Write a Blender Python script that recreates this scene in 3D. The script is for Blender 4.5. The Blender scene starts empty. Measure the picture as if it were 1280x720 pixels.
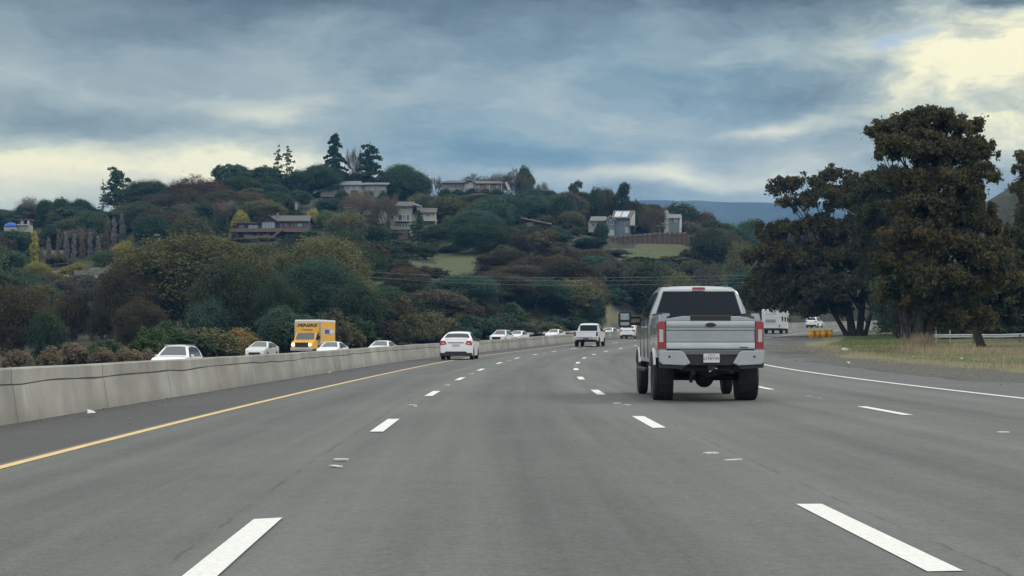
import bpy, bmesh, math, random
import numpy as np
from mathutils import Vector, Matrix

C = bpy.context.scene.collection
SC = bpy.context.scene
R = math.radians
FPX, HOR = 2250.0, 427.0      # focal length and horizon row of the 1280 px wide photograph

# ------------------------------------------------------------------ camera
cam = bpy.data.cameras.new('camera')
cam.sensor_width = 36.0
cam.lens = 36.0 * FPX / 1280.0
cam.clip_start = 0.1
cam.clip_end = 40000
camo = bpy.data.objects.new('camera', cam)
C.objects.link(camo)
camo.location = (0, 0, 0)
camo.rotation_euler = (R(90) + math.atan((HOR - 360) / FPX), 0, 0)
SC.camera = camo

# ------------------------------------------------------------------ exposure
SC.view_settings.view_transform = 'Standard'
SC.view_settings.look = 'None'
SC.view_settings.gamma = 1.0
SC.view_settings.exposure = 0.12
SC.render.film_transparent = False
SC.cycles.max_bounces = 6
SC.cycles.diffuse_bounces = 2
SC.cycles.glossy_bounces = 3
SC.cycles.transmission_bounces = 4
SC.cycles.volume_bounces = 0
SC.cycles.transparent_max_bounces = 6

# ------------------------------------------------------------------ sun
SUN_EL, SUN_AZ = R(38), R(62)          # azimuth clockwise from +Y (right and ahead, behind cloud)
sun = bpy.data.lights.new('sun', 'SUN')
sun.energy = 1.4
sun.angle = R(14)
sun.color = (1.0, 0.93, 0.82)
suno = bpy.data.objects.new('sun', sun)
C.objects.link(suno)
sd = Vector((math.sin(SUN_AZ) * math.cos(SUN_EL), math.cos(SUN_AZ) * math.cos(SUN_EL), math.sin(SUN_EL)))
suno.rotation_euler = (-sd).to_track_quat('-Z', 'Y').to_euler()

# ------------------------------------------------------------------ world: sky texture behind a procedural cloud deck
W = bpy.data.worlds.new('World')
SC.world = W
W.use_nodes = True
wn = W.node_tree
wn.nodes.clear()


def N(t, typ, **kw):
    n = t.nodes.new(typ)
    for k, v in kw.items():
        setattr(n, k, v)
    return n


def setin(t, sock, v):
    if hasattr(v, 'is_output') or isinstance(v, bpy.types.NodeSocket):
        t.links.new(v, sock)
    else:
        sock.default_value = v


def mth(t, op, a, b=0.0, c=None, clamp=False):
    n = N(t, 'ShaderNodeMath', operation=op, use_clamp=clamp)
    setin(t, n.inputs[0], a)
    setin(t, n.inputs[1], b)
    if c is not None:
        setin(t, n.inputs[2], c)
    return n.outputs[0]


def vmth(t, op, a, b):
    n = N(t, 'ShaderNodeVectorMath', operation=op)
    setin(t, n.inputs[0], a)
    setin(t, n.inputs[1], b)
    return n.outputs['Value'] if op in ('DOT_PRODUCT', 'LENGTH') else n.outputs[0]


def mixc(t, f, a, b, blend='MIX'):
    n = N(t, 'ShaderNodeMix', data_type='RGBA', blend_type=blend)
    setin(t, n.inputs[0], f)
    for s, v in ((n.inputs[6], a), (n.inputs[7], b)):
        if isinstance(v, tuple) and len(v) == 3:
            v = (*v, 1.0)
        setin(t, s, v)
    return n.outputs[2]


def noise(t, vec, scale, detail=2.0, rough=0.5, dist=0.0, out='Fac'):
    n = N(t, 'ShaderNodeTexNoise')
    t.links.new(vec, n.inputs['Vector'])
    n.inputs['Scale'].default_value = scale
    n.inputs['Detail'].default_value = detail
    n.inputs['Roughness'].default_value = rough
    n.inputs['Distortion'].default_value = dist
    return n.outputs[out]


def ramp(t, f, stops, interp='LINEAR'):
    n = N(t, 'ShaderNodeValToRGB')
    n.color_ramp.interpolation = interp
    e = n.color_ramp.elements
    while len(e) < len(stops):
        e.new(0.5)
    for i, (p, c) in enumerate(stops):
        e[i].position = p
        if not isinstance(c, tuple):
            c = (c, c, c)
        e[i].color = (*c, 1.0)
    setin(t, n.inputs[0], f)
    return n.outputs[0]


def mrange(t, v, a, b, c=0.0, d=1.0, smooth=True):
    n = N(t, 'ShaderNodeMapRange', interpolation_type='SMOOTHSTEP' if smooth else 'LINEAR')
    setin(t, n.inputs[0], v)
    for i, q in enumerate((a, b, c, d)):
        setin(t, n.inputs[i + 1], q)
    return n.outputs[0]


SKY_K = 10.0     # the cloud colours below are scene radiances; the background strength is 0.1


def build_world():
    t = wn
    tc = N(t, 'ShaderNodeTexCoord').outputs['Generated']
    sep = N(t, 'ShaderNodeSeparateXYZ')
    t.links.new(tc, sep.inputs[0])
    X, Y, Z = sep.outputs
    # wind-drawn distortion of the cloud forms
    st = vmth(t, 'MULTIPLY', tc, (1.0, 1.0, 2.6))
    w1 = noise(t, st, 7.0, 7.0, 0.60, 0.0, 'Color')
    w2 = vmth(t, 'SUBTRACT', w1, (0.5, 0.5, 0.5))
    warp = vmth(t, 'MULTIPLY', w2, (0.13, 0.0, 0.052))
    p = vmth(t, 'ADD', tc, warp)

    def blob(px, row, sx, sy, amp, rot=0.0, src=None):
        x0, z0 = (px - 640) / FPX, (HOR - row) / FPX
        q = vmth(t, 'SUBTRACT', src or p, (x0, 0, z0))
        if rot:
            m = N(t, 'ShaderNodeVectorRotate', rotation_type='Y_AXIS')
            t.links.new(q, m.inputs['Vector'])
            m.inputs['Angle'].default_value = R(rot)
            q = m.outputs[0]
        q = vmth(t, 'MULTIPLY', q, (FPX / sx, 0.0, FPX / sy))
        d = vmth(t, 'DOT_PRODUCT', q, q)
        return mth(t, 'MULTIPLY', mth(t, 'POWER', 2.71828, mth(t, 'MULTIPLY', d, -0.7)), amp)

    def total(lst):
        s = lst[0]
        for k in lst[1:]:
            s = mth(t, 'ADD', s, k)
        return s

    front = mrange(t, Y, 0.2, 0.75)
    B = total([blob(*a) for a in (
        (130, 30, 420, 58, -.23), (620, -12, 420, 40, -.26), (1010, -5, 170, 34, -.34), (185, 168, 210, 22, -.13),
        (60, 206, 300, 20, .34), (330, 210, 90, 13, .28), (60, 240, 260, 26, .20), (500, 120, 230, 45, .05),
        (640, 195, 190, 24, -.13), (850, 228, 190, 14, .34), (960, 205, 120, 16, .14), (962, 158, 50, 12, .36, 12),
        (965, 112, 130, 24, -.13), (1195, 95, 66, 58, .46), (1275, 60, 50, 42, .36), (1130, 15, 70, 22, .10), (1075, 140, 90, 18, .14, 20),
        (1180, 40, 26, 26, .12), (1262, 178, 50, 30, .16), (800, 2, 20, 8, .4), (320, 152, 36, 9, .14), (1180, 150, 60, 20, .06),
        (360, 45, 90, 12, .08), (700, 105, 60, 16, .07, 20), (1245, 17, 36, 9, -.34), (1262, 140, 34, 16, -.22), (1210, 60, 16, 14, -.12), (1165, 120, 16, 12, -.12), (880, 60, 120, 20, .05))])
    n1 = noise(t, vmth(t, 'MULTIPLY', p, (1.0, 1.0, 3.4)), 5.5, 9.0, 0.62)
    n2 = noise(t, vmth(t, 'MULTIPLY', p, (1.0, 1.0, 1.8)), 19.0, 7.0, 0.62)
    Bn = mth(t, 'MULTIPLY', mth(t, 'SUBTRACT', n1, 0.5), 0.82)
    fine = mth(t, 'ADD', 0.21, mth(t, 'MULTIPLY', blob(1225, 90, 150, 110, 1.0, 0, tc), 1.5))
    Bn2 = mth(t, 'MULTIPLY', mth(t, 'SUBTRACT', n2, 0.5), fine)
    Bt = mth(t, 'ADD', mth(t, 'ADD', mth(t, 'ADD', 0.585, mth(t, 'MULTIPLY', B, front)), Bn), Bn2, clamp=True)
    cool = ramp(t, Bt, [(0.0, (.060, .090, .115)), (0.25, (.115, .150, .165)), (0.45, (.245, .304, .312)),
                        (0.62, (.405, .468, .450)), (0.8, (.68, .70, .57)), (1.0, (1.05, .99, .70))])
    blue = mth(t, 'MULTIPLY', total([blob(*a) for a in ((640, 190, 190, 48, .9), (700, 70, 260, 70, .4), (860, 120, 130, 60, .4))]), front)
    dim = mrange(t, Bt, 0.45, 0.7, 1.0, 0.0)
    col = mixc(t, mth(t, 'MULTIPLY', blue, dim, clamp=True), cool, (.73, .935, 1.08), 'MULTIPLY')
    warm = mth(t, 'MULTIPLY', total([blob(*a) for a in ((20, 215, 360, 70, .55), (1250, 130, 190, 130, .5))]), front)
    col = mixc(t, mth(t, 'MULTIPLY', warm, 1.0, clamp=True), col, (1.10, 1.04, .80), 'MULTIPLY')
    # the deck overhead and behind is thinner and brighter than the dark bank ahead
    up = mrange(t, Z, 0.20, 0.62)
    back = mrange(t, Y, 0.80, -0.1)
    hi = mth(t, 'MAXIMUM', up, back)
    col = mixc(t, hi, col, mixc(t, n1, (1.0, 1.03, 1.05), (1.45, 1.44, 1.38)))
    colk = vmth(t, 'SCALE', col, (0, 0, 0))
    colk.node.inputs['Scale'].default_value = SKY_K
    sky = N(t, 'ShaderNodeTexSky', sky_type='NISHITA')
    sky.sun_disc = False
    sky.sun_elevation = SUN_EL
    sky.sun_rotation = SUN_AZ
    sky.dust_density = 1.5
    gap = mth(t, 'MULTIPLY', blob(1140, 60, 26, 11, .9, 15), front, clamp=True)
    gap = mth(t, 'ADD', gap, 0.04, clamp=True)
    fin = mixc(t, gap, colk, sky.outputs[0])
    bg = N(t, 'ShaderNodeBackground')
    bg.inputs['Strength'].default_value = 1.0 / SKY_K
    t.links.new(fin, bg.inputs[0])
    out = N(t, 'ShaderNodeOutputWorld')
    t.links.new(bg.outputs[0], out.inputs[0])


build_world()
W.cycles.sampling_method = 'MANUAL'
W.cycles.sample_map_resolution = 512

# ------------------------------------------------------------------ helpers: tagging, meshes, materials


def tag(o, label=None, cat=None, group=None, kind=None):
    if label: o['label'] = label
    if cat: o['category'] = cat
    if group: o['group'] = group
    if kind: o['kind'] = kind
    return o


def thing(name, label, cat, loc=(0, 0, 0), rz=0.0, group=None):
    o = bpy.data.objects.new(name, None)
    o.empty_display_size = 0.3
    C.objects.link(o)
    o.location = loc
    o.rotation_euler = (0, 0, rz)
    return tag(o, label, cat, group)


def copy_tree(o, parent=None):
    c = o.copy()
    C.objects.link(c)
    if parent is not None:
        c.parent = parent
    for ch in [k for k in ALLCH.get(o.name, [])]:
        copy_tree(ch, c)
    return c


ALLCH = {}


class MB:
    """collects polygons (with an optional float per face) and links them as one mesh object"""

    def __init__(self):
        self.v, self.f, self.m = [], [], []

    def add(self, verts, faces, mi=0, M=None):
        o = len(self.v)
        if M is not None:
            verts = [tuple(M @ Vector(p)) for p in verts]
        self.v += [tuple(p) for p in verts]
        self.f += [tuple(i + o for i in f) for f in faces]
        self.m += [mi] * len(faces)
        return self

    def box(self, x0, x1, y0, y1, z0, z1, mi=0, M=None, b=0.0):
        if b > 0:
            # a box whose vertical edges and top edges are chamfered by b
            rings = []
            for z, s in ((z0, 0), (z1 - b, 0), (z1, b)):
                xa, xb, ya, yb = x0 + s, x1 - s, y0 + s, y1 - s
                rings.append([(xa + b, ya, z), (xb - b, ya, z), (xb, ya + b, z), (xb, yb - b, z), (xb - b, yb, z), (xa + b, yb, z), (xa, yb - b, z), (xa, ya + b, z)])
            vs = [p for r_ in rings for p in r_]
            fs = []
            for k in range(2):
                for i in range(8):
                    j = (i + 1) % 8
                    fs.append((k * 8 + i, k * 8 + j, k * 8 + 8 + j, k * 8 + 8 + i))
            fs.append(tuple(range(7, -1, -1)))
            fs.append(tuple(range(16, 24)))
            return self.add(vs, fs, mi, M)
        vs = [(x, y, z) for x in (x0, x1) for y in (y0, y1) for z in (z0, z1)]
        fs = [(0, 1, 3, 2), (4, 6, 7, 5), (0, 4, 5, 1), (2, 3, 7, 6), (0, 2, 6, 4), (1, 5, 7, 3)]
        return self.add(vs, fs, mi, M)

    def prism(self, poly, axis, a, b, mi=0, M=None):
        """poly = 2D outline; axis 'x': poly is (y,z); 'y': (x,z); 'z': (x,y)"""
        n = len(poly)

        def P(p, h):
            return {'x': (h, p[0], p[1]), 'y': (p[0], h, p[1]), 'z': (p[0], p[1], h)}[axis]
        vs = [P(p, a) for p in poly] + [P(p, b) for p in poly]
        fs = [tuple(range(n - 1, -1, -1)), tuple(range(n, 2 * n))]
        for i in range(n):
            j = (i + 1) % n
            fs.append((i, j, n + j, n + i))
        return self.add(vs, fs, mi, M)

    def tube(self, pts, rad, n=8, mi=0, cap=True):
        pts = [Vector(p) for p in pts]
        rr = rad if isinstance(rad, (list, tuple)) else [rad] * len(pts)
        vs, fs = [], []
        up = Vector((0, 0, 1))
        for i, p in enumerate(pts):
            d = (pts[min(i + 1, len(pts) - 1)] - pts[max(i - 1, 0)])
            d = d.normalized() if d.length > 1e-9 else Vector((0, 0, 1))
            a = d.cross(up if abs(d.z) < 0.9 else Vector((1, 0, 0))).normalized()
            b = d.cross(a).normalized()
            for k in range(n):
                an = 2 * math.pi * k / n
                vs.append(tuple(p + (a * math.cos(an) + b * math.sin(an)) * rr[i]))
        for i in range(len(pts) - 1):
            for k in range(n):
                j = (k + 1) % n
                fs.append((i * n + k, i * n + j, (i + 1) * n + j, (i + 1) * n + k))
        if cap:
            fs.append(tuple(range(n - 1, -1, -1)))
            fs.append(tuple((len(pts) - 1) * n + k for k in range(n)))
        return self.add(vs, fs, mi)

    def lathe(self, prof, n=24, axis='z', c=(0, 0, 0), mi=0):
        """prof = [(radius, height)]; revolved round the axis through c"""
        vs, fs = [], []
        for (r_, h) in prof:
            for k in range(n):
                an = 2 * math.pi * k / n
                a, b = r_ * math.cos(an), r_ * math.sin(an)
                q = {'z': (a, b, h), 'x': (h, a, b), 'y': (a, h, b)}[axis]
                vs.append((q[0] + c[0], q[1] + c[1], q[2] + c[2]))
        for i in range(len(prof) - 1):
            for k in range(n):
                j = (k + 1) % n
                fs.append((i * n + k, i * n + j, (i + 1) * n + j, (i + 1) * n + k))
        fs.append(tuple(range(n)))
        fs.append(tuple((len(prof) - 1) * n + k for k in range(n)))
        return self.add(vs, fs, mi)

    def build(self, name, mat, parent=None, smooth=None, loc=None, weld=False, bevel=0.0, recalc=True):
        me = bpy.data.meshes.new(name)
        me.from_pydata(self.v, [], self.f)
        mats = mat if isinstance(mat, (list, tuple)) else [mat]
        for m in mats:
            me.materials.append(m)
        if len(mats) > 1:
            me.polygons.foreach_set('material_index', self.m)
        if weld or recalc or bevel:
            bm = bmesh.new()
            bm.from_mesh(me)
            if weld:
                bmesh.ops.remove_doubles(bm, verts=bm.verts, dist=1e-4)
                bmesh.ops.dissolve_degenerate(bm, edges=bm.edges, dist=1e-4)
            if recalc:
                bmesh.ops.recalc_face_normals(bm, faces=bm.faces)
            if bevel:
                es = [e for e in bm.edges if len(e.link_faces) == 2 and e.calc_face_angle(0) > 0.6]
                bmesh.ops.bevel(bm, geom=es, offset=bevel, segments=2, profile=0.5, affect='EDGES', clamp_overlap=True)
            bm.to_mesh(me)
            bm.free()
        me.update()
        if smooth is not None:
            me.polygons.foreach_set('use_smooth', [True] * len(me.polygons))
            me.set_sharp_from_angle(angle=R(smooth))
        o = bpy.data.objects.new(name, me)
        C.objects.link(o)
        if parent is not None:
            o.parent = parent
            ALLCH.setdefault(parent.name, []).append(o)
        if loc is not None:
            o.location = loc
        return o


MATS = {}


def mat(name, col, rough=0.6, metal=0.0, coat=0.0, spec=0.5, emit=None, es=1.0, var=0.0, vscale=6.0, bump=0.0, bscale=40.0, trans=0.0, streak=0.0):
    """plain procedural material: a base colour broken up by noise (grime, wear) and a fine bump"""
    if name in MATS:
        return MATS[name]
    m = bpy.data.materials.new(name)
    m.use_nodes = True
    t = m.node_tree
    b = t.nodes['Principled BSDF']
    b.inputs['Base Color'].default_value = (*col, 1)
    b.inputs['Roughness'].default_value = rough
    b.inputs['Metallic'].default_value = metal
    b.inputs['Specular IOR Level'].default_value = spec
    if coat:
        b.inputs['Coat Weight'].default_value = coat
        b.inputs['Coat Roughness'].default_value = 0.06
    if emit:
        b.inputs['Emission Color'].default_value = (*emit, 1)
        b.inputs['Emission Strength'].default_value = es
    if trans:
        b.inputs['Transmission Weight'].default_value = trans
    tc = None
    if var or bump or streak:
        tc = N(t, 'ShaderNodeTexCoord').outputs['Object']
    if var or streak:
        v = tc
        if streak:
            v = vmth(t, 'MULTIPLY', tc, (1, 1, .12))
        n = noise(t, v, vscale, 5.0, 0.62)
        n_ = mrange(t, n, 0.32, 0.68, 1.0 - max(var, streak), 1.0 + max(var, streak) * .5, False)
        c = N(t, 'ShaderNodeVectorMath', operation='SCALE')
        c.inputs[0].default_value = col
        t.links.new(n_, c.inputs['Scale'])
        t.links.new(c.outputs[0], b.inputs['Base Color'])
        rr = mrange(t, n, 0.3, 0.7, min(1, rough * 1.15), rough * .9, False)
        t.links.new(rr, b.inputs['Roughness'])
    if bump:
        bn = N(t, 'ShaderNodeBump')
        bn.inputs['Strength'].default_value = bump
        bn.inputs['Distance'].default_value = 0.02
        t.links.new(noise(t, tc, bscale, 4.0, 0.6), bn.inputs['Height'])
        t.links.new(bn.outputs[0], b.inputs['Normal'])
    MATS[name] = m
    return m


# ------------------------------------------------------------------ road alignment (surveyed from the photograph)
S_MAX = 620.0
DS = 1.0
_s = np.arange(0, S_MAX + 60 + DS, DS)
_k = np.interp(_s, [0, 48, 62, 78, 92, 106, 128, 180, 250, 400, 700], [.0008, .00085, .00098, .0012, .0014, .0015, .0018, .0018, .0017, .0014, .0008])
_th = -.0266 + np.concatenate([[0], np.cumsum((_k[1:] + _k[:-1]) / 2 * DS)])      # heading (right of +Y)
_x = .51 + np.concatenate([[0], np.cumsum(np.sin((_th[1:] + _th[:-1]) / 2) * DS)])
_y = np.concatenate([[0], np.cumsum(np.cos((_th[1:] + _th[:-1]) / 2) * DS)])
_sz = [0, 45, 58, 70, 84.5, 99, 114, 128, 143, 165, 190, 230, 290, 350, 420, 500, 700]
_zz = [-1.12, -1.12, -1.10, -1.06, -.98, -.885, -.795, -.69, -.54, -.20, .20, .95, 2.1, 3.2, 4.3, 5.2, 6.0]
_zc = np.interp(_s, _sz, _zz)
_ker = np.ones(21) / 21
_zc = np.convolve(np.pad(_zc, 10, mode='edge'), _ker, mode='valid')


def zroad(s, t):
    z = np.interp(s, _s, _zc)
    z = np.where(np.asarray(s) < 0, _zc[0], z)
    t = np.asarray(t, dtype=float)
    z = z + np.where(t < -1.8, .02 * (np.maximum(t, -8.2) + 1.8), 0.0)
    return z


def road(s, t, dz=0.0):
    """point on the road: s metres along, t metres right of the middle of our lane"""
    s = np.asarray(s, dtype=float)
    th = np.interp(s, _s, _th)
    x = np.interp(s, _s, _x) + np.where(s < 0, s * math.sin(_th[0]), 0)
    y = np.interp(s, _s, _y) + np.where(s < 0, s * math.cos(_th[0]), 0)
    return x + t * np.cos(th), y - t * np.sin(th), zroad(s, t) + dz


def heading(s):
    return -float(np.interp(s, _s, _th))


def st_of(x, y):
    """inverse: nearest s and lateral t for arrays x,y"""
    x = np.asarray(x, dtype=float); y = np.asarray(y, dtype=float)
    s = np.interp(y, _y, _s)
    s = np.where(y < 0, y, s)
    for _ in range(5):
        cx, cy, _z = road(s, 0.0)
        th = np.interp(s, _s, _th)
        ds = (x - cx) * np.sin(th) + (y - cy) * np.cos(th)
        s = np.clip(s + ds, -400, S_MAX + 50)
    cx, cy, _z = road(s, 0.0)
    th = np.interp(s, _s, _th)
    t = (x - cx) * np.cos(th) - (y - cy) * np.sin(th)
    return s, t


def P(px, row, y):
    """the point that lies y metres ahead in the direction of photo pixel (px,row)"""
    return Vector(((px - 640) / FPX * y, y, (HOR - row) / FPX * y))


def ribbon(ss, t0, t1, dz=0.0, nt=1):
    """vertices and faces of a strip between lateral offsets t0..t1 along stations ss"""
    T = np.linspace(t0, t1, nt + 1)
    vs = []
    for s in ss:
        for t in T:
            a = road(s, t, dz)
            vs.append((float(a[0]), float(a[1]), float(a[2])))
    w = nt + 1
    fs = []
    for i in range(len(ss) - 1):
        for j in range(nt):
            a = i * w + j
            fs.append((a, a + 1, a + w + 1, a + w))
    return vs, fs


def st_uv(o, ss, t0, t1, nt):
    pass

# ------------------------------------------------------------------ terrain
TPX = [-900, -300, 0, 100, 200, 300, 400, 500, 600, 700, 780, 850, 950, 1100, 1300, 1700]
TY = [60, 120, 200, 280, 360, 440, 520, 600, 800, 1200]
TZ = np.array([
    [-3, -3, -3, 2, 8, 16, 22, 26, 26, 10],
    [-3, -3, -3, 2, 9, 20, 30, 33, 30, 12],
    [-3, -3, -2.8, 2, 12, 25, 34, 36, 28, 12],
    [-3, -3, -2.8, 2, 13.5, 26, 36, 38, 30, 12],
    [-3, -3, -2.5, 3, 15, 28, 41, 43, 34, 12],
    [-3, -3, -2.5, 3.5, 17.5, 29, 42, 45, 36, 12],
    [-3, -3, -2.5, 4, 18, 31, 43.5, 45, 36, 12],
    [-3, -3, -2, 5.5, 15.5, 25.5, 40, 43, 35, 12],
    [-3, -3, -1.5, 6, 15.5, 28, 43.5, 44, 32, 12],
    [-3, -3, -1, 5, 13, 27, 39, 40, 28, 12],
    [-3, -3, -1, 4, 10.5, 23.3, 31, 31, 20, 10],
    [-3, -2, -.5, 3, 9, 23.0, 29, 29, 16, 10],
    [-2, -1.5, 0, 3, 9, 18, 24, 25, 16, 10],
    [-1.2, -.8, .6, 4, 9, 16, 22, 25, 22, 14],
    [-1.2, -.7, .8, 8, 20, 34, 48, 57, 52, 24],
    [-1.2, -.6, 1, 8, 20, 33, 45, 50, 48, 24]], dtype=float)


def smooth01(a):
    a = np.clip(a, 0, 1)
    return a * a * (3 - 2 * a)


def vnoise(x, y, sc, seed=0):
    """cheap smooth value noise in numpy, -1..1"""
    xs, ys = np.asarray(x) / sc + 1000.0, np.asarray(y) / sc + 1000.0
    xi, yi = np.floor(xs), np.floor(ys)
    fx, fy = smooth01(xs - xi), smooth01(ys - yi)

    def h(a, b):
        q = np.sin(a * 127.1 + b * 311.7 + seed * 74.7) * 43758.5453
        return (q - np.floor(q)) * 2 - 1
    return (h(xi, yi) * (1 - fx) * (1 - fy) + h(xi + 1, yi) * fx * (1 - fy) + h(xi, yi + 1) * (1 - fx) * fy + h(xi + 1, yi + 1) * fx * fy)


def hill(x, y):
    x = np.asarray(x, dtype=float); y = np.asarray(y, dtype=float)
    yy = np.maximum(y, 1.0)
    px = np.clip(640 + FPX * x / np.maximum(yy, 60), TPX[0], TPX[-1])
    # bilinear with smoothstep in both directions
    i = np.clip(np.searchsorted(TPX, px, side='right') - 1, 0, len(TPX) - 2)
    j = np.clip(np.searchsorted(TY, yy, side='right') - 1, 0, len(TY) - 2)
    tp, ty = np.array(TPX, float), np.array(TY, float)
    fx = np.clip((px - tp[i]) / (tp[i + 1] - tp[i]), 0, 1)
    fy = np.clip((yy - ty[j]) / (ty[j + 1] - ty[j]), 0, 1)
    z = TZ[i, j] * (1 - fx) * (1 - fy) + TZ[i + 1, j] * fx * (1 - fy) + TZ[i, j + 1] * (1 - fx) * fy + TZ[i + 1, j + 1] * fx * fy
    far = smooth01((yy - 1200) / 1500)
    z = z * (1 - far)
    z = z + smooth01((yy - 230) / 120) * (1 - far) * (vnoise(x, y, 46, 1) * 1.1 + vnoise(x, y, 17, 2) * .4)
    return z


def ground_z(x, y):
    x = np.asarray(x, dtype=float); y = np.asarray(y, dtype=float)
    s, t = st_of(x, y)
    zh = hill(x, y)
    zr = zroad(s, t)
    n = vnoise(x, y, 3.1, 5) * .05 + vnoise(x, y, .9, 6) * .02
    # right verge: rises out of the asphalt at an irregular edge
    edge = 12.6 + vnoise(x, y, 5.0, 7) * .45 + vnoise(x, y, 1.3, 8) * .2 + 1.0 * smooth01((60 - s) / 40)
    rr = smooth01((t - edge + .3) / .6)
    z_right = zr - .10 + rr * (.115 + np.clip((t - edge) * .012, 0, .35) + n)
    wr = smooth01((t - 45) / 60)
    z_right = z_right * (1 - wr) + zh * wr
    # left: under the roads, then blends to the hill foot
    drop = .95 * smooth01((-9.3 - t) / .5) * smooth01((s - 5) / 60)
    z_left = zr - .10 - drop + smooth01((-t - 32.0) / .8) * (.08 + n)
    wl = smooth01((-t - 34) / 16)
    z_left = z_left * (1 - wl) + zh * wl
    z = np.where(t > 0, z_right, z_left)
    beyond = smooth01((s - 560) / 80)
    z = z * (1 - beyond) + zh * beyond
    return z


def gz(x, y):
    return float(ground_z(np.array([x]), np.array([y]))[0])


def build_ground():
    # polar sheet round the car, finer ahead, reaching the horizon
    az = np.concatenate([np.linspace(-180, -34, 50)[:-1], np.linspace(-34, -19, 40)[:-1], np.linspace(-19, 19, 330)[:-1], np.linspace(19, 34, 40)[:-1], np.linspace(34, 180, 50)])
    rr = np.concatenate([[0.5, 2, 4, 7, 11, 16, 22, 28, 34, 40, 46], np.geomspace(52, 700, 260), np.geomspace(720, 4900, 26)])
    A, D = np.meshgrid(np.radians(az), rr)
    X, Y = D * np.sin(A), D * np.cos(A)
    Z = ground_z(X.ravel(), Y.ravel()).reshape(X.shape)
    v = np.stack([X.ravel(), Y.ravel(), Z.ravel()], 1)
    nr, na = X.shape
    idx = np.arange(nr * na).reshape(nr, na)
    q = np.stack([idx[:-1, :-1], idx[:-1, 1:], idx[1:, 1:], idx[1:, :-1]], -1).reshape(-1, 4)[:, ::-1]
    me = fast_mesh('ground', v, q)
    s, t = st_of(v[:, 0], v[:, 1])
    x, y = v[:, 0], v[:, 1]
    px = 640 + FPX * x / np.maximum(y, 1)

    px = px + (vnoise(x, y, 14, 61) + .6 * vnoise(x, y, 5, 62)) * 16 * (y > 240)
    yw = (vnoise(x, y, 12, 63) + .6 * vnoise(x, y, 5, 64)) * 11 * (y > 240)

    def reg(p0, p1, y0, y1, sp=14, sy=12):
        y = v[:, 1] + yw
        return smooth01((px - p0) / sp + .5) * smooth01((p1 - px) / sp + .5) * smooth01((y - y0) / sy + .5) * smooth01((y1 - y) / sy + .5)
    wob = vnoise(x, y, 11, 21) * 3
    # green grass
    gore = smooth01((t + wob * .4 - 17) / 2.5) * smooth01((260 - y) / 50)
    green = np.maximum.reduce([gore * smooth01((y - 118 + wob) / 14) * smooth01((1165 - px) / 50), gore * .55,
                               reg(440, 620, 285, 352), reg(775, 880, 395, 452), reg(530, 620, 325, 392)])
    dirt = np.where((t > 0), 1 - smooth01((t + wob * .35 - 15.0) / 2.6), 0.0) * (t < 40)
    dirt = np.maximum(dirt, np.maximum(reg(755, 830, 292, 350), reg(850, 905, 400, 445)) * .55)
    dry = np.maximum.reduce([smooth01((t - 12.5) / 2) * smooth01((230 - y) / 50) * (t < 120), reg(440, 480, 285, 330), reg(60, 160, 330, 372), reg(755, 830, 292, 350)])
    for nm, arr in (('green', green), ('dirt', dirt), ('dry', dry)):
        a = me.attributes.new(nm, 'FLOAT', 'POINT')
        a.data.foreach_set('value', arr.astype(np.float32))
    m = bpy.data.materials.new('ground_soil_and_grass')
    m.use_nodes = True
    tn = m.node_tree
    b = tn.nodes['Principled BSDF']
    b.inputs['Roughness'].default_value = .95
    b.inputs['Specular IOR Level'].default_value = .15
    tc = N(tn, 'ShaderNodeTexCoord').outputs['Object']

    def at(nm):
        a = N(tn, 'ShaderNodeAttribute')
        a.attribute_name = nm
        return a.outputs['Fac']
    n1 = noise(tn, tc, .35, 6, .65)
    n2 = noise(tn, tc, 3.0, 5, .7)
    n3 = noise(tn, tc, 14.0, 3, .7)
    scrub = ramp(tn, n1, [(.3, (.024, .030, .018)), (.5, (.042, .044, .026)), (.7, (.070, .058, .038))])
    grn = ramp(tn, n2, [(.3, (.060, .070, .034)), (.5, (.078, .092, .042)), (.72, (.135, .130, .068))])
    dryc = ramp(tn, n2, [(.28, (.075, .082, .040)), (.5, (.145, .145, .080)), (.72, (.26, .24, .150))])
    dirtc = ramp(tn, n3, [(.3, (.052, .052, .046)), (.5, (.094, .093, .083)), (.68, (.145, .143, .128))])

    def edge(a, k=.5):
        return mrange(tn, mth(tn, 'ADD', a, mth(tn, 'MULTIPLY', mth(tn, 'SUBTRACT', n1, .5), k)), .35, .65)
    c = mixc(tn, edge(at('dry')), scrub, dryc)
    c = mixc(tn, edge(at('green'), .9), c, grn)
    c = mixc(tn, edge(at('dirt'), 1.1), c, dirtc)
    tn.links.new(c, b.inputs['Base Color'])
    bn = N(tn, 'ShaderNodeBump')
    bn.inputs['Strength'].default_value = .7
    bn.inputs['Distance'].default_value = .08
    tn.links.new(n2, bn.inputs['Height'])
    tn.links.new(bn.outputs[0], b.inputs['Normal'])
    me.materials.append(m)
    me.polygons.foreach_set('use_smooth', [True] * len(me.polygons))
    o = bpy.data.objects.new('ground', me)
    C.objects.link(o)
    tag(o, kind='structure')
    return o


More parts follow.
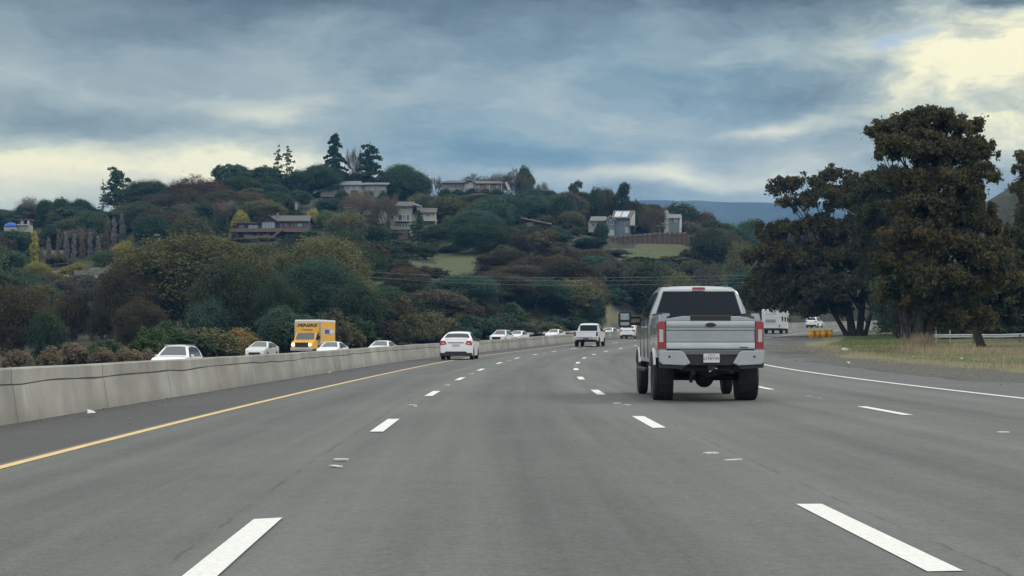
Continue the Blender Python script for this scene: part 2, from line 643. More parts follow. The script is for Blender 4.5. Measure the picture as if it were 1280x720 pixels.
def fast_mesh(name, v, q, tint=None):
    me = bpy.data.meshes.new(name)
    v = np.ascontiguousarray(v, dtype=np.float32)
    q = np.ascontiguousarray(q, dtype=np.int32)
    me.vertices.add(len(v))
    me.vertices.foreach_set('co', v.ravel())
    me.loops.add(q.size)
    me.loops.foreach_set('vertex_index', q.ravel())
    me.polygons.add(len(q))
    k = q.shape[1]
    me.polygons.foreach_set('loop_start', np.arange(0, q.size, k, dtype=np.int32))
    me.polygons.foreach_set('loop_total', np.full(len(q), k, dtype=np.int32))
    me.update(calc_edges=True)
    if tint is not None:
        a = me.attributes.new('tint', 'FLOAT', 'FACE')
        a.data.foreach_set('value', tint.astype(np.float32))
    return me


build_ground()

# distant mountain ridge, three kilometres off


def build_mountains():
    nx, ny = 260, 26
    xs = np.linspace(-3600, 3600, nx)
    ys = np.linspace(2300, 4700, ny)
    X, Y = np.meshgrid(xs, ys)
    px = 640 + FPX * X / 3150
    crest = np.interp(px, [-1800, -200, 60, 300, 700, 800, 900, 980, 1100, 1500, 3000], [330, 400, 385, 360, 415, 440, 434, 430, 420, 440, 360])
    crest = crest * .572 + vnoise(X, Y * 0, 240, 3) * 5 + vnoise(X, Y * 0, 90, 4) * 2.5 + vnoise(X, Y * 0, 32, 44) * 2.0
    f = np.sin(np.clip((Y - 2300) / 900, 0, 1) * math.pi / 2) ** 1.3
    back = 1 - smooth01((Y - 3500) / 1100)
    Z = -6 + crest * f * back + vnoise(X, Y, 160, 9) * 14 * f * (1 - f) * 4
    v = np.stack([X.ravel(), Y.ravel(), Z.ravel()], 1)
    idx = np.arange(nx * ny).reshape(ny, nx)
    q = np.stack([idx[:-1, :-1], idx[:-1, 1:], idx[1:, 1:], idx[1:, :-1]], -1).reshape(-1, 4)
    me = fast_mesh('mountain_ridge', v, q)
    me.materials.append(mat('mountain_forest', (.025, .045, .040), .95, var=.5, vscale=.008))
    me.polygons.foreach_set('use_smooth', [True] * len(me.polygons))
    o = bpy.data.objects.new('mountain_ridge', me)
    C.objects.link(o)
    tag(o, kind='structure')


build_mountains()

# ------------------------------------------------------------------ road surfaces


def asphalt(name, base, lanes=True, dirty=0.0):
    m = bpy.data.materials.new(name)
    m.use_nodes = True
    t = m.node_tree
    b = t.nodes['Principled BSDF']
    tc = N(t, 'ShaderNodeTexCoord').outputs['Object']
    uv = N(t, 'ShaderNodeAttribute')
    uv.attribute_name = 'st'
    st = uv.outputs['Vector']
    grit = noise(t, tc, 38, 3, .8)
    grit2 = noise(t, tc, 110, 2, .8)
    blot = noise(t, tc, .22, 5, .6)
    mid = noise(t, tc, 1.6, 4, .65)
    k = mth(t, 'ADD', mth(t, 'MULTIPLY', mth(t, 'SUBTRACT', grit, .5), 1.3), 1.0)
    k = mth(t, 'ADD', k, mth(t, 'MULTIPLY', mth(t, 'SUBTRACT', noise(t, tc, 13, 5, .85), .5), 1.0))
    k = mth(t, 'ADD', k, mth(t, 'MULTIPLY', mth(t, 'SUBTRACT', grit2, .5), 1.0))
    k = mth(t, 'ADD', k, mth(t, 'MULTIPLY', mth(t, 'SUBTRACT', blot, .5), .5))
    k = mth(t, 'ADD', k, mth(t, 'MULTIPLY', mth(t, 'SUBTRACT', mid, .5), .20))
    if lanes:
        # polished wheel paths, an oil-darkened strip between them, long streaks
        long = noise(t, vmth(t, 'MULTIPLY', st, (1.0, .02, 0)), 1.6, 4, .6)
        k = mth(t, 'ADD', k, mth(t, 'MULTIPLY', mth(t, 'SUBTRACT', long, .5), 1.1))
        sx = N(t, 'ShaderNodeSeparateXYZ')
        t.links.new(st, sx.inputs[0])
        wv = mth(t, 'COSINE', mth(t, 'MULTIPLY', sx.outputs[0], 2 * math.pi / 3.6 * 1.0))
        k = mth(t, 'ADD', k, mth(t, 'MULTIPLY', wv, -.11))
        # paving seam beside the lane lines
        for t0 in (-2.05, 2.08):
            d = mth(t, 'ABSOLUTE', mth(t, 'SUBTRACT', sx.outputs[0], mth(t, 'ADD', t0, mth(t, 'MULTIPLY', mth(t, 'SUBTRACT', noise(t, vmth(t, 'MULTIPLY', st, (.2, .8, 0)), 3.0, 4, .7), .5), .10))))
            crack = mrange(t, d, .004, .022, 1, 0)
            br = mrange(t, noise(t, vmth(t, 'MULTIPLY', st, (.1, 1, 0)), 1.1, 3, .6), .42, .58)
            k = mth(t, 'SUBTRACT', k, mth(t, 'MULTIPLY', mth(t, 'MULTIPLY', crack, br), .38))
    c = N(t, 'ShaderNodeVectorMath', operation='SCALE')
    c.inputs[0].default_value = base
    t.links.new(k, c.inputs['Scale'])
    col = c.outputs[0]
    if dirty:
        f = mrange(t, noise(t, tc, 2.4, 6, .75), .56, .70)
        col = mixc(t, mth(t, 'MULTIPLY', f, dirty), col, (.20, .19, .17))
    t.links.new(col, b.inputs['Base Color'])
    b.inputs['Roughness'].default_value = .82
    b.inputs['Specular IOR Level'].default_value = .35
    bn = N(t, 'ShaderNodeBump')
    bn.inputs['Strength'].default_value = .5
    bn.inputs['Distance'].default_value = .008
    t.links.new(grit, bn.inputs['Height'])
    t.links.new(bn.outputs[0], b.inputs['Normal'])
    return m


def surf(name, ss, t0, t1, nt, material, dz=0.0):
    vs, fs = ribbon(ss, t0, t1, dz, nt)
    o = MB().add(vs, fs).build(name, material, smooth=60, recalc=False)
    a = o.data.attributes.new('st', 'FLOAT_VECTOR', 'POINT')
    T = np.linspace(t0, t1, nt + 1)
    arr = np.array([(t, s, 0) for s in ss for t in T], dtype=np.float32)
    a.data.foreach_set('vector', arr.ravel())
    tag(o, kind='structure')
    return o


SS = np.concatenate([np.arange(-60, 60, 4.0), np.arange(60, 240, 3.0), np.arange(240, 561, 5.0)])
M_asph = asphalt('lane_asphalt', (.098, .105, .098))
M_sh = asphalt('dark_shoulder_asphalt', (.062, .063, .064), False, .25)
M_sh2 = asphalt('grey_shoulder_asphalt', (.088, .093, .092), False, .5)
ROAD = surf('road', SS, -5.15, 10.2, 12, M_asph)
surf('left_shoulder', SS, -8.6, -5.15, 3, M_sh)
surf('right_shoulder', SS, 10.2, 14.4, 3, M_sh2)
# the opposite carriageway lies half a metre lower behind the barrier


def opp(s, t):
    a = road(s, t)
    return (float(a[0]), float(a[1]), float(a[2]) - .90 * float(smooth01((s - 5) / 60)))


def surf_opp(name, t0, t1, nt, material):
    T = np.linspace(t0, t1, nt + 1)
    vs = [opp(s, t) for s in SS for t in T]
    w = nt + 1
    fs = [(i * w + j, i * w + j + 1, (i + 1) * w + j + 1, (i + 1) * w + j) for i in range(len(SS) - 1) for j in range(nt)]
    o = MB().add(vs, fs).build(name, material, smooth=60, recalc=False)
    a = o.data.attributes.new('st', 'FLOAT_VECTOR', 'POINT')
    a.data.foreach_set('vector', np.array([(t, s, 0) for s in SS for t in T], dtype=np.float32).ravel())
    return tag(o, kind='structure')


surf_opp('opposite_road', -32.2, -9.0, 10, M_asph)

M_white = mat('white_thermoplastic_paint', (.70, .71, .67), .6, var=.16, vscale=25, bump=.3, bscale=90)
M_yellow = mat('yellow_edge_paint', (.66, .47, .20), .6, var=.22, vscale=7, bump=.3, bscale=90)


def stripe(name, s0, s1, t, w, material, parent, label=None, step=3.0, jag=False):
    n = max(1, int(math.ceil((s1 - s0) / step)))
    ss = np.linspace(s0, s1, n + 1)
    vs, fs = ribbon(ss, t - w / 2, t + w / 2, .005)
    if jag:
        # slightly uneven machine-laid ends
        for i in (0, 1, -1, -2):
            x, y, z = vs[i]
            vs[i] = (x, y + random.uniform(-.05, .05), z)
    o = MB().add(vs, fs).build(name, material, parent, recalc=False)
    if label: o['label'] = label
    return o


random.seed(5)
stripe('edge_line', -40, 560, -4.98, .135, M_yellow, ROAD, 'yellow edge line along the left shoulder')
stripe('edge_line', -40, 560, 10.0, .17, M_white, ROAD, 'white edge line along the right shoulder')
for (t, ph, w) in ((-1.8, 11.45, .17), (1.8, 12.4, .18), (5.95, 16.5, .16)):
    for k in range(-2, 24):
        s1 = ph + 14.63 * k
        if s1 > 330: break
        stripe('lane_dash', s1 - 3.66, s1, t, w, M_white, ROAD, jag=True, step=2.0)
# small raised markers and torn scraps of paint between the dashes
mk = mat('ceramic_lane_marker', (.62, .62, .58), .45, var=.3, vscale=30)
for (t, ph) in ((-1.8, 11.45), (1.8, 12.4), (5.95, 16.5)):
    for k in range(0, 12):
        s = ph + 14.63 * k + 5.6
        if s > 200: break
        if k > 1 and random.random() < .45: continue
        x, y, z = (float(q) for q in road(s, t + random.uniform(-.05, .05)))
        b = MB()
        M = Matrix.Translation((x, y, z)) @ Matrix.Rotation(random.uniform(-.5, .5), 4, 'Z')
        b.prism([(-.065, -.05), (.06, -.06), (.07, .03), (-.01, .055), (-.07, .03)], 'z', .001, .016, M=M)
        x2, y2, z2 = (float(q) for q in road(s - random.uniform(.5, 1.0), t + random.uniform(.02, .16)))
        M = Matrix.Translation((x2, y2, z2)) @ Matrix.Rotation(random.uniform(-1, 1), 4, 'Z')
        b.prism([(-.03, -.10), (.03, -.09), (.035, .08), (-.02, .10)], 'z', .001, .012, M=M)
        o = b.build('lane_marker', mk, ROAD)

# ------------------------------------------------------------------ concrete median barrier
TB = -7.85


def build_barrier():
    m = bpy.data.materials.new('weathered_barrier_concrete')
    m.use_nodes = True
    t = m.node_tree
    b = t.nodes['Principled BSDF']
    tc = N(t, 'ShaderNodeTexCoord').outputs['Object']
    at = N(t, 'ShaderNodeAttribute'); at.attribute_name = 'st'
    st = at.outputs['Vector']
    base = ramp(t, noise(t, tc, .45, 6, .62), [(.3, (.175, .174, .155)), (.5, (.25, .249, .225)), (.7, (.34, .34, .31))])
    # runs of damp and lime down the face
    st2 = vmth(t, 'MULTIPLY', st, (1.0, .16, 0))
    sc = N(t, 'ShaderNodeCombineXYZ')
    sp = N(t, 'ShaderNodeSeparateXYZ'); t.links.new(st, sp.inputs[0])
    t.links.new(sp.outputs[0], sc.inputs[0])
    t.links.new(mth(t, 'MULTIPLY', sp.outputs[1], .35), sc.inputs[1])
    run = noise(t, sc.outputs[0], 2.2, 5, .65)
    c = mixc(t, mrange(t, run, .58, .74, 0, .38), base, (.50, .50, .47))
    c = mixc(t, mrange(t, run, .42, .28, 0, .35), c, (.14, .135, .115))
    # grime near the foot, tyre scuffs
    foot = mrange(t, sp.outputs[1], .0, .30, .5, 0)
    c = mixc(t, mth(t, 'MULTIPLY', foot, noise(t, tc, 3, 4, .7)), c, (.13, .12, .105))
    sp2 = noise(t, tc, 17, 4, .7)
    c = mixc(t, mrange(t, sp2, .58, .72, 0, .5), c, (.16, .155, .14))
    # pour joints every few metres
    j = mth(t, 'ABSOLUTE', mth(t, 'SUBTRACT', mth(t, 'FRACT', mth(t, 'DIVIDE', sp.outputs[0], 6.1)), .5))
    c = mixc(t, mrange(t, j, .002, .007, .75, 0), c, (.10, .095, .085))
    t.links.new(c, b.inputs['Base Color'])
    b.inputs['Roughness'].default_value = .9
    b.inputs['Specular IOR Level'].default_value = .25
    bn = N(t, 'ShaderNodeBump'); bn.inputs['Strength'].default_value = .4; bn.inputs['Distance'].default_value = .02
    t.links.new(noise(t, tc, 9, 5, .7), bn.inputs['Height']); t.links.new(bn.outputs[0], b.inputs['Normal'])
    dark = mat('barrier_dark_crack_joint', (.085, .080, .07), .95)  # dark tone of the crack line below the barrier's cast top
    ss = np.concatenate([np.arange(-40, 140, .5), np.arange(140, 562, 4.0)])
    rng = np.random.RandomState(3)
    gh = np.interp(ss, np.arange(-40, 565, 1.7), .60 + .016 * rng.randn(len(np.arange(-40, 565, 1.7))))
    gw = np.interp(ss, np.arange(-40, 565, 1.1), .007 + .007 * np.abs(rng.randn(len(np.arange(-40, 565, 1.1)))))
    vs, stv = [], []
    for s, g, w in zip(ss, gh, gw):
        top = .83 + .004 * math.sin(s * .7)
        prof = [(.26, -.12), (.25, .05), (.17, g - w), (.14, g - w + .002), (.14, g + w), (.155, g + w + .006), (.145, top - .02), (.125, top),
                (-.125, top), (-.15, top - .02), (-.16, .55), (-.28, -.6)]
        for (dx, h) in prof:
            x, y, z = (float(q) for q in road(s, TB))
            th = float(np.interp(s, _s, _th))
            vs.append((x + dx * math.cos(th), y - dx * math.sin(th), z + h))
            stv.append((s, h, dx))
    n = 12
    fs, mi = [], []
    for i in range(len(ss) - 1):
        for k in range(n - 1):
            a = i * n + k
            fs.append((a, a + n, a + n + 1, a + 1))
            mi.append(1 if k == 3 else 0)
    mb = MB(); mb.v = vs; mb.f = fs; mb.m = mi
    o = mb.build('concrete_barrier', [m, dark], smooth=35)
    a = o.data.attributes.new('st', 'FLOAT_VECTOR', 'POINT')
    a.data.foreach_set('vector', np.array(stv, dtype=np.float32).ravel())
    tag(o, 'long grey stained concrete median barrier curving along the left shoulder', 'barrier')


build_barrier()
# ------------------------------------------------------------------ foliage library
LEAFM = {}


def leafmat(name, a, b, var=.25):
    """leaf colour between a and b by leaf (attribute 'tint'), shifted a little from tree to tree"""
    if name in LEAFM:
        return LEAFM[name]
    m = bpy.data.materials.new(name)
    m.use_nodes = True
    t = m.node_tree
    t.nodes.clear()
    at = N(t, 'ShaderNodeAttribute'); at.attribute_name = 'tint'
    oi = N(t, 'ShaderNodeObjectInfo')
    c = mixc(t, at.outputs['Fac'], a, b)
    k = mth(t, 'ADD', 1 - var, mth(t, 'MULTIPLY', oi.outputs['Random'], 2 * var))
    sc = N(t, 'ShaderNodeVectorMath', operation='SCALE')
    t.links.new(c, sc.inputs[0]); t.links.new(k, sc.inputs['Scale'])
    d = N(t, 'ShaderNodeBsdfDiffuse')
    t.links.new(sc.outputs[0], d.inputs['Color'])
    tr = N(t, 'ShaderNodeBsdfTranslucent')
    t.links.new(sc.outputs[0], tr.inputs['Color'])
    ms = N(t, 'ShaderNodeMixShader')
    ms.inputs[0].default_value = .22
    t.links.new(d.outputs[0], ms.inputs[1]); t.links.new(tr.outputs[0], ms.inputs[2])
    o = N(t, 'ShaderNodeOutputMaterial')
    t.links.new(ms.outputs[0], o.inputs[0])
    LEAFM[name] = m
    return m


M_bark = mat('rough_brown_bark', (.055, .045, .036), .95, var=.4, vscale=3)
M_barkg = mat('grey_bark', (.12, .108, .092), .95, var=.3, vscale=3)
LM = {
    'dark': leafmat('dark_green_leaves', (0.046, 0.075, 0.044), (0.083, 0.117, 0.063)),
    'teal': leafmat('blue_green_leaves', (0.045, 0.082, 0.059), (0.080, 0.124, 0.082)),
    'olive': leafmat('olive_leaves', (0.092, 0.097, 0.048), (0.168, 0.162, 0.080)),
    'brown': leafmat('brown_autumn_leaves', (.066, .060, .038), (.128, .105, .062)),
    'redbrown': leafmat('red_brown_twig_foliage', (.095, .062, .046), (.180, .112, .080)),
    'gold': leafmat('golden_dry_foliage', (0.240, 0.176, 0.078), (0.404, 0.299, 0.137)),
    'yellow': leafmat('yellow_green_leaves', (0.223, 0.222, 0.055), (0.387, 0.358, 0.097)),
    'green': leafmat('mid_green_leaves', (0.077, 0.122, 0.050), (0.136, 0.195, 0.079)),
    'moss': leafmat('moss_green_leaves', (.046, .060, .034), (.092, .104, .056)),
    'grey': leafmat('grey_bare_twigs', (0.177, 0.162, 0.142), (0.277, 0.253, 0.221)),
    'mauve': leafmat('mauve_bare_twigs', (.078, .074, .054), (.14, .128, .094)),
    'tan': leafmat('tan_dry_brush', (.13, .108, .072), (.24, .20, .14)),
    'straw': leafmat('straw_dry_grass', (.22, .185, .115), (.44, .38, .26), .05),
    'turf': leafmat('short_green_turf', (.10, .145, .045), (.19, .24, .09), .05),
    'verge': leafmat('dusky_acacia_leaves', (.042, .058, .034), (.138, .110, .056), .12),
    'vergegreen': leafmat('dusky_green_leaves', (.045, .056, .033), (.105, .108, .056), .12),
}


def cards(P_, Nrm, size, rng, aspect=1.5, jitter=.6, bend=None):
    """leaf clump faces: one quad at each point, roughly facing Nrm"""
    n = len(P_)
    d = Nrm + rng.randn(n, 3) * jitter
    d /= np.linalg.norm(d, axis=1)[:, None] + 1e-9
    u = np.cross(d, rng.randn(n, 3))
    u /= np.linalg.norm(u, axis=1)[:, None] + 1e-9
    w = np.cross(d, u)
    s = size * (0.55 + .9 * rng.rand(n))[:, None]
    a, b = u * s * aspect * .5, w * s * .5
    k = rng.uniform(.35, 1.0, (n, 1))
    v = np.stack([P_ - a - b * k, P_ + a * .6 - b, P_ + a + b * k, P_ - a * .5 + b], 1).reshape(-1, 3)
    q = np.arange(n * 4).reshape(n, 4)
    return v, q


def crown_pts(lobes, n, rng, sub=26, subr=(.22, .38), shell=.72, drop=.0, keep=.9):
    """lobes: (x,y,z,rx,ry,rz). Each lobe carries sub-clumps on its surface; leaves gather on the clumps."""
    L = np.array(lobes, float)
    vol = (L[:, 3] * L[:, 4] + L[:, 3] * L[:, 5] + L[:, 4] * L[:, 5])
    cnt = np.maximum(3, (sub * len(L) * vol / vol.sum()).astype(int))
    cc, rr_, tt = [], [], []
    for l, c in zip(L, cnt):
        d = rng.randn(c, 3)
        d /= np.linalg.norm(d, axis=1)[:, None]
        d[:, 2] = np.where(d[:, 2] < -.35, -d[:, 2] * .6, d[:, 2])
        r = shell * (.78 + .4 * rng.rand(c))[:, None]
        cc.append(l[:3] + d * l[3:6] * r)
        rr_.append((l[3:6] * rng.uniform(subr[0], subr[1], (c, 1))))
        tt.append(rng.rand(c))
    cc, rr_, tt = np.concatenate(cc), np.concatenate(rr_), np.concatenate(tt)
    w = (rr_[:, 0] * rr_[:, 2]); w = w / w.sum()
    k = rng.choice(len(cc), n, p=w)
    d = rng.randn(n, 3)
    d /= np.linalg.norm(d, axis=1)[:, None]
    rad = rng.beta(5, 1.6, n)[:, None] * 1.12
    p = cc[k] + d * rr_[k] * rad
    nr = d * .8 + np.array([0, 0, .35])
    tint = np.clip(tt[k] * .55 + rng.rand(n) * .45, 0, 1)
    m = rng.rand(n) < .22
    p[m] += rng.randn(m.sum(), 3) * rr_[k][m] * .5
    if drop:
        p[:, 2] -= drop * rng.rand(n) ** 2
    return p, nr, tint


def limb_mesh(name, base_r, H, tips, rng, material, parent, n=7, lean=(0, 0), wob=.06, z0=-.6, split=.35):
    """tapered trunk with limbs that reach toward the given tips"""
    b = MB()
    top = Vector((lean[0] * H, lean[1] * H, H))
    pts, rad = [], []
    for i in range(8):
        f = i / 7
        pts.append(Vector((top.x * f + rng.uniform(-1, 1) * wob * H * f * (1 - f) * 2, top.y * f + rng.uniform(-1, 1) * wob * H * f * (1 - f) * 2, z0 + (H - z0) * f)))
        rad.append(base_r * ((1 - f) * .85 + .15) * (1.35 if i == 0 else 1))
    b.tube([tuple(p) for p in pts], rad, n)
    for tpt in tips:
        f = split + rng.uniform(0, .4)
        i = min(6, int(f * 7))
        a = pts[i].lerp(pts[i + 1], f * 7 - i)
        e = Vector(tpt)
        midp = a.lerp(e, .5) + Vector((rng.uniform(-1, 1), rng.uniform(-1, 1), rng.uniform(0, 1))) * (e - a).length * .12
        r0 = base_r * .42 * (1 - f * .4)
        b.tube([tuple(a), tuple(a.lerp(midp, .5)), tuple(midp), tuple(e)], [r0, r0 * .8, r0 * .55, r0 * .15], 5)
    return b.build(name, material, parent, smooth=60, recalc=False)


def mesh_obj(name, me, material, parent):
    if len(me.materials) == 0:
        me.materials.append(material)
    o = bpy.data.objects.new(name, me)
    C.objects.link(o)
    o.material_slots[0].link = 'OBJECT'
    o.material_slots[0].material = material
    o.parent = parent
    return o


PROTO = {}     # kind -> list of (crown mesh, trunk mesh) in a unit box: width 1, height 1


def round_lobes(rng, kind):
    L = []
    if kind in ('oak', 'bigoak'):           # broad, lobed, foliage nearly to the ground
        L.append((0, 0, .52, .38, .38, .38))
        for i in range(13):
            a = i / 13 * 4 * math.pi + rng.uniform(-.3, .3)
            r = rng.uniform(.20, .36)
            L.append((math.cos(a) * r, math.sin(a) * r, rng.uniform(.14, .36) if i % 2 else rng.uniform(.4, .68), rng.uniform(.13, .2), rng.uniform(.13, .2), rng.uniform(.13, .2)))
        for i in range(4):
            a = rng.uniform(0, 6.28)
            L.append((math.cos(a) * .15, math.sin(a) * .15, rng.uniform(.72, .84), .16, .16, .13))
    elif kind == 'twiggy':
        L = round_lobes(rng, 'oak')
    elif kind == 'tall':
        for i in range(10):
            z = .18 + .72 * i / 9
            r = .10 + .20 * math.sin(math.pi * (z * .8 + .1))
            a = rng.uniform(0, 6.28)
            L.append((math.cos(a) * r * .7, math.sin(a) * r * .7, z, .26 - .1 * abs(z - .5), .26 - .1 * abs(z - .5), .13))
    elif kind == 'umbrella':
        for i in range(9):
            a = i / 9 * 2 * math.pi
            L.append((math.cos(a) * .3, math.sin(a) * .3, rng.uniform(.68, .78), .2, .2, .12))
        L.append((0, 0, .82, .34, .34, .16))
    elif kind == 'pine':        # open clumps on visible limbs
        for i in range(16):
            z = .22 + .72 * i / 15
            a = i * 2.4
            r = rng.uniform(.12, .34) * (1.2 - z * .85)
            L.append((math.cos(a) * r, math.sin(a) * r, z, .24 * (1.25 - z * .6), .24 * (1.25 - z * .6), .062))
    elif kind == 'bush':
        for i in range(8):
            a = i / 8 * 2 * math.pi
            L.append((math.cos(a) * .28, math.sin(a) * .28, rng.uniform(.25, .45), .22, .22, .28))
        L.append((0, 0, .5, .33, .33, .42))
    elif kind == 'column':
        for i in range(7):
            z = .08 + .86 * i / 6
            L.append((rng.uniform(-.06, .06), rng.uniform(-.06, .06), z, .36 * (1 - .75 * max(0, z - .45)), .36 * (1 - .75 * max(0, z - .45)), .14))
    return L


def trunk_unit(rng, kind, H):
    b = MB()
    if kind in ('oak', 'umbrella', 'pine', 'tall', 'twiggy'):
        r = {'twiggy': .03, 'oak': .035, 'umbrella': .03, 'pine': .022, 'tall': .025}[kind]
        top = {'twiggy': .6, 'oak': .5, 'umbrella': .7, 'pine': .93, 'tall': .8}[kind]
        b.tube([(0, 0, -.08), (.01, .0, top * .3), (-.015, .01, top * .65), (0, 0, top)], [r * 1.4, r, r * .8, r * .3], 7)
        for i in range(7):
            a = rng.uniform(0, 6.28); f = rng.uniform(.3, .85)
            e = rng.uniform(.15, .3)
            b.tube([(0, 0, top * f), (math.cos(a) * e * .5, math.sin(a) * e * .5, top * f + .08), (math.cos(a) * e, math.sin(a) * e, top * f + .2)], [r * .5, r * .35, r * .1], 5)
    else:
        b.tube([(0, 0, -.08), (0, 0, .5)], [.02, .01], 6)
    o = b.build('trunk', M_bark, recalc=False)
    me = o.data
    bpy.data.objects.remove(o)
    return me


def conifer_mesh(rng, n, spread=.5, gap=.15, droop=.25, ragged=.3):
    Pn, Nn, Tn = [], [], []
    nb = 60
    for i in range(nb):
        z = .10 + .88 * (i / nb) + rng.uniform(-.01, .01)
        Lb = spread * (1 - z) ** .62 * rng.uniform(1 - ragged, 1.05) + .015
        if rng.rand() < gap: continue
        a = i * 2.4 + rng.uniform(-.4, .4)
        m = int(n / nb * (.4 + 1.5 * (1 - z)))
        f = rng.rand(m) ** .7
        side = rng.randn(m) * .045 * (1.1 - f)
        x = math.cos(a) * f * Lb - math.sin(a) * side
        y = math.sin(a) * f * Lb + math.cos(a) * side
        zz = z - droop * Lb * f ** 1.6 + rng.randn(m) * .008 + .03 * f
        Pn.append(np.stack([x, y, zz], 1)); Nn.append(np.tile([0, 0, 1.0], (m, 1))); Tn.append(np.clip(f * .5 + rng.rand(m) * .5, 0, 1))
    return np.concatenate(Pn), np.concatenate(Nn), np.concatenate(Tn)


def bare_unit(rng, kind, n_target=9000):
    """a leafless crown: fine forked twigs as thin three-sided spindles, returned as one mesh, plus its trunk"""
    segs = []

    def grow(p, d, L, lvl):
        if len(segs) > n_target: return
        q = p + d * L
        segs.append((p, q, lvl))
        if lvl >= (8 if kind == 'bare' else 6): return
        for i in range(3 if lvl < 6 else 2):
            nd = (d + Vector(rng.uniform(-1, 1, 3)) * (.62 if kind == 'bare' else .10) + Vector((0, 0, .12 if kind == 'bare' else .45))).normalized()
            grow(p.lerp(q, rng.uniform(.45, 1)), nd, L * rng.uniform(.62, .86), lvl + 1)
    if kind == 'bare':
        for i in range(6):
            a = i / 6 * 6.28 + rng.uniform(-.3, .3)
            grow(Vector((0, 0, .16)), Vector((math.cos(a) * .8, math.sin(a) * .8, rng.uniform(.35, 1.3))).normalized(), .21, 2)
    else:
        for i in range(22):
            z = .06 + .75 * i / 22
            a = i * 2.4
            grow(Vector((0, 0, z)), Vector((math.cos(a) * .28, math.sin(a) * .28, 1.0)).normalized(), .10, 3)
    P0 = np.array([s[0] for s in segs]); P1 = np.array([s[1] for s in segs]); lv = np.array([s[2] for s in segs])
    allp = np.concatenate([P0, P1])
    lo, hi = allp.min(0), allp.max(0)
    w = max(hi[0] - lo[0], hi[1] - lo[1])
    sc = np.array([1 / w, 1 / w, 1 / hi[2]])
    P0, P1 = P0 * sc, P1 * sc
    d = P1 - P0
    d /= np.linalg.norm(d, axis=1)[:, None] + 1e-9
    u = np.cross(d, rng.randn(len(d), 3)); u /= np.linalg.norm(u, axis=1)[:, None]
    wv = np.cross(d, u)
    r0 = (.0135 * .72 ** (lv - 2))[:, None] * (1 if kind == 'bare' else .9)
    r0 = np.maximum(r0, .0020)
    vs, qs = [], []
    ring = [u, -.5 * u + .87 * wv, -.5 * u - .87 * wv]
    V = np.stack([P0 + ring[i] * r0 for i in range(3)] + [P1 + ring[i] * r0 * .7 for i in range(3)], 1).reshape(-1, 3)
    b = np.arange(len(d))[:, None] * 6
    q = np.concatenate([b + np.array([[0, 1, 4, 3]]), b + np.array([[1, 2, 5, 4]]), b + np.array([[2, 0, 3, 5]])], 0)
    tint = np.tile(rng.rand(len(d)), 3)
    me = fast_mesh('twigs_' + kind, V, q, tint)
    return me


rngL = np.random.RandomState(11)
for kind, nvar, n, size in (('oak', 5, 27000, .0175), ('bigoak', 3, 80000, .0098), ('tall', 3, 14000, .02), ('umbrella', 2, 12000, .022), ('twiggy', 3, 11000, .013), ('pine', 2, 5000, .03), ('bush', 3, 8000, .034), ('column', 2, 4500, .045)):
    PROTO[kind] = []
    for v_ in range(nvar):
        lb = round_lobes(rngL, kind)
        p, nr, tn_ = crown_pts(lb, n, rngL, sub=30 if kind in ('oak', 'tall') else 75 if kind == 'bigoak' else 16, subr=(.10, .30) if kind == 'bigoak' else (.16, .40), shell=.92 if kind == 'bigoak' else .85)
        v, q = cards(p, nr, size, rngL, aspect=1.4, jitter=.55)
        PROTO[kind].append((fast_mesh('crown_' + kind, v, q, tn_), trunk_unit(rngL, 'oak' if kind == 'bigoak' else kind, 1)))
for kind, kw in (('redwood', dict(spread=.5, gap=.12, droop=.3)), ('thinredwood', dict(spread=.5, gap=.45, droop=.15, ragged=.5))):
    PROTO[kind] = []
    for v_ in range(2):
        p, nr, tn_ = conifer_mesh(rngL, 9000 if kind == 'redwood' else 2600, **kw)
        v, q = cards(p, nr, .028, rngL, 1.8, .5)
        b = MB(); b.tube([(0, 0, -.08), (0, 0, .5), (0, 0, .99)], [.03, .016, .003], 6)
        for i in range(26):
            z = .15 + .8 * i / 26; a = i * 2.4; L_ = .42 * (1 - z) ** .75
            b.tube([(0, 0, z), (math.cos(a) * L_, math.sin(a) * L_, z - .1 * L_)], [.005, .001], 3)
        o = b.build('trunk', M_bark, recalc=False); tm = o.data; bpy.data.objects.remove(o)
        PROTO[kind].append((fast_mesh('crown_' + kind, v, q, tn_), tm))
for kind in ('bare', 'poplar'):
    PROTO[kind] = []
    for v_ in range(3):
        me = bare_unit(rngL, kind)
        b = MB()
        b.tube([(0, 0, -.08), (.005, 0, .1), (0, 0, .22 if kind == 'bare' else .8)], [.03 if kind == 'bare' else .03, .022, .012 if kind == 'bare' else .004], 6)
        o = b.build('trunk', M_barkg, recalc=False); tm = o.data; bpy.data.objects.remove(o)
        PROTO[kind].append((me, tm))

KINDNAME = {'oak': 'oak_tree', 'tall': 'evergreen_tree', 'umbrella': 'umbrella_pine', 'pine': 'pine_tree', 'bush': 'bush', 'column': 'cypress_tree',
            'redwood': 'redwood_tree', 'thinredwood': 'redwood_tree', 'bare': 'bare_tree', 'twiggy': 'bare_tree', 'poplar': 'bare_poplar'}
CATNAME = {'bush': 'bush'}
PLANTS = []
PROTO['poplar'] = []
for v_ in range(3):
    p, nr, tn_ = crown_pts(round_lobes(rngL, 'column'), 1900, rngL, sub=14)
    v, q = cards(p, nr * .4, .022, rngL, aspect=3.6, jitter=.9)
    PROTO['poplar'].append((fast_mesh('twigs_poplar', v, q, tn_), trunk_unit(rngL, 'column', 1)))
rngT = np.random.RandomState(23)


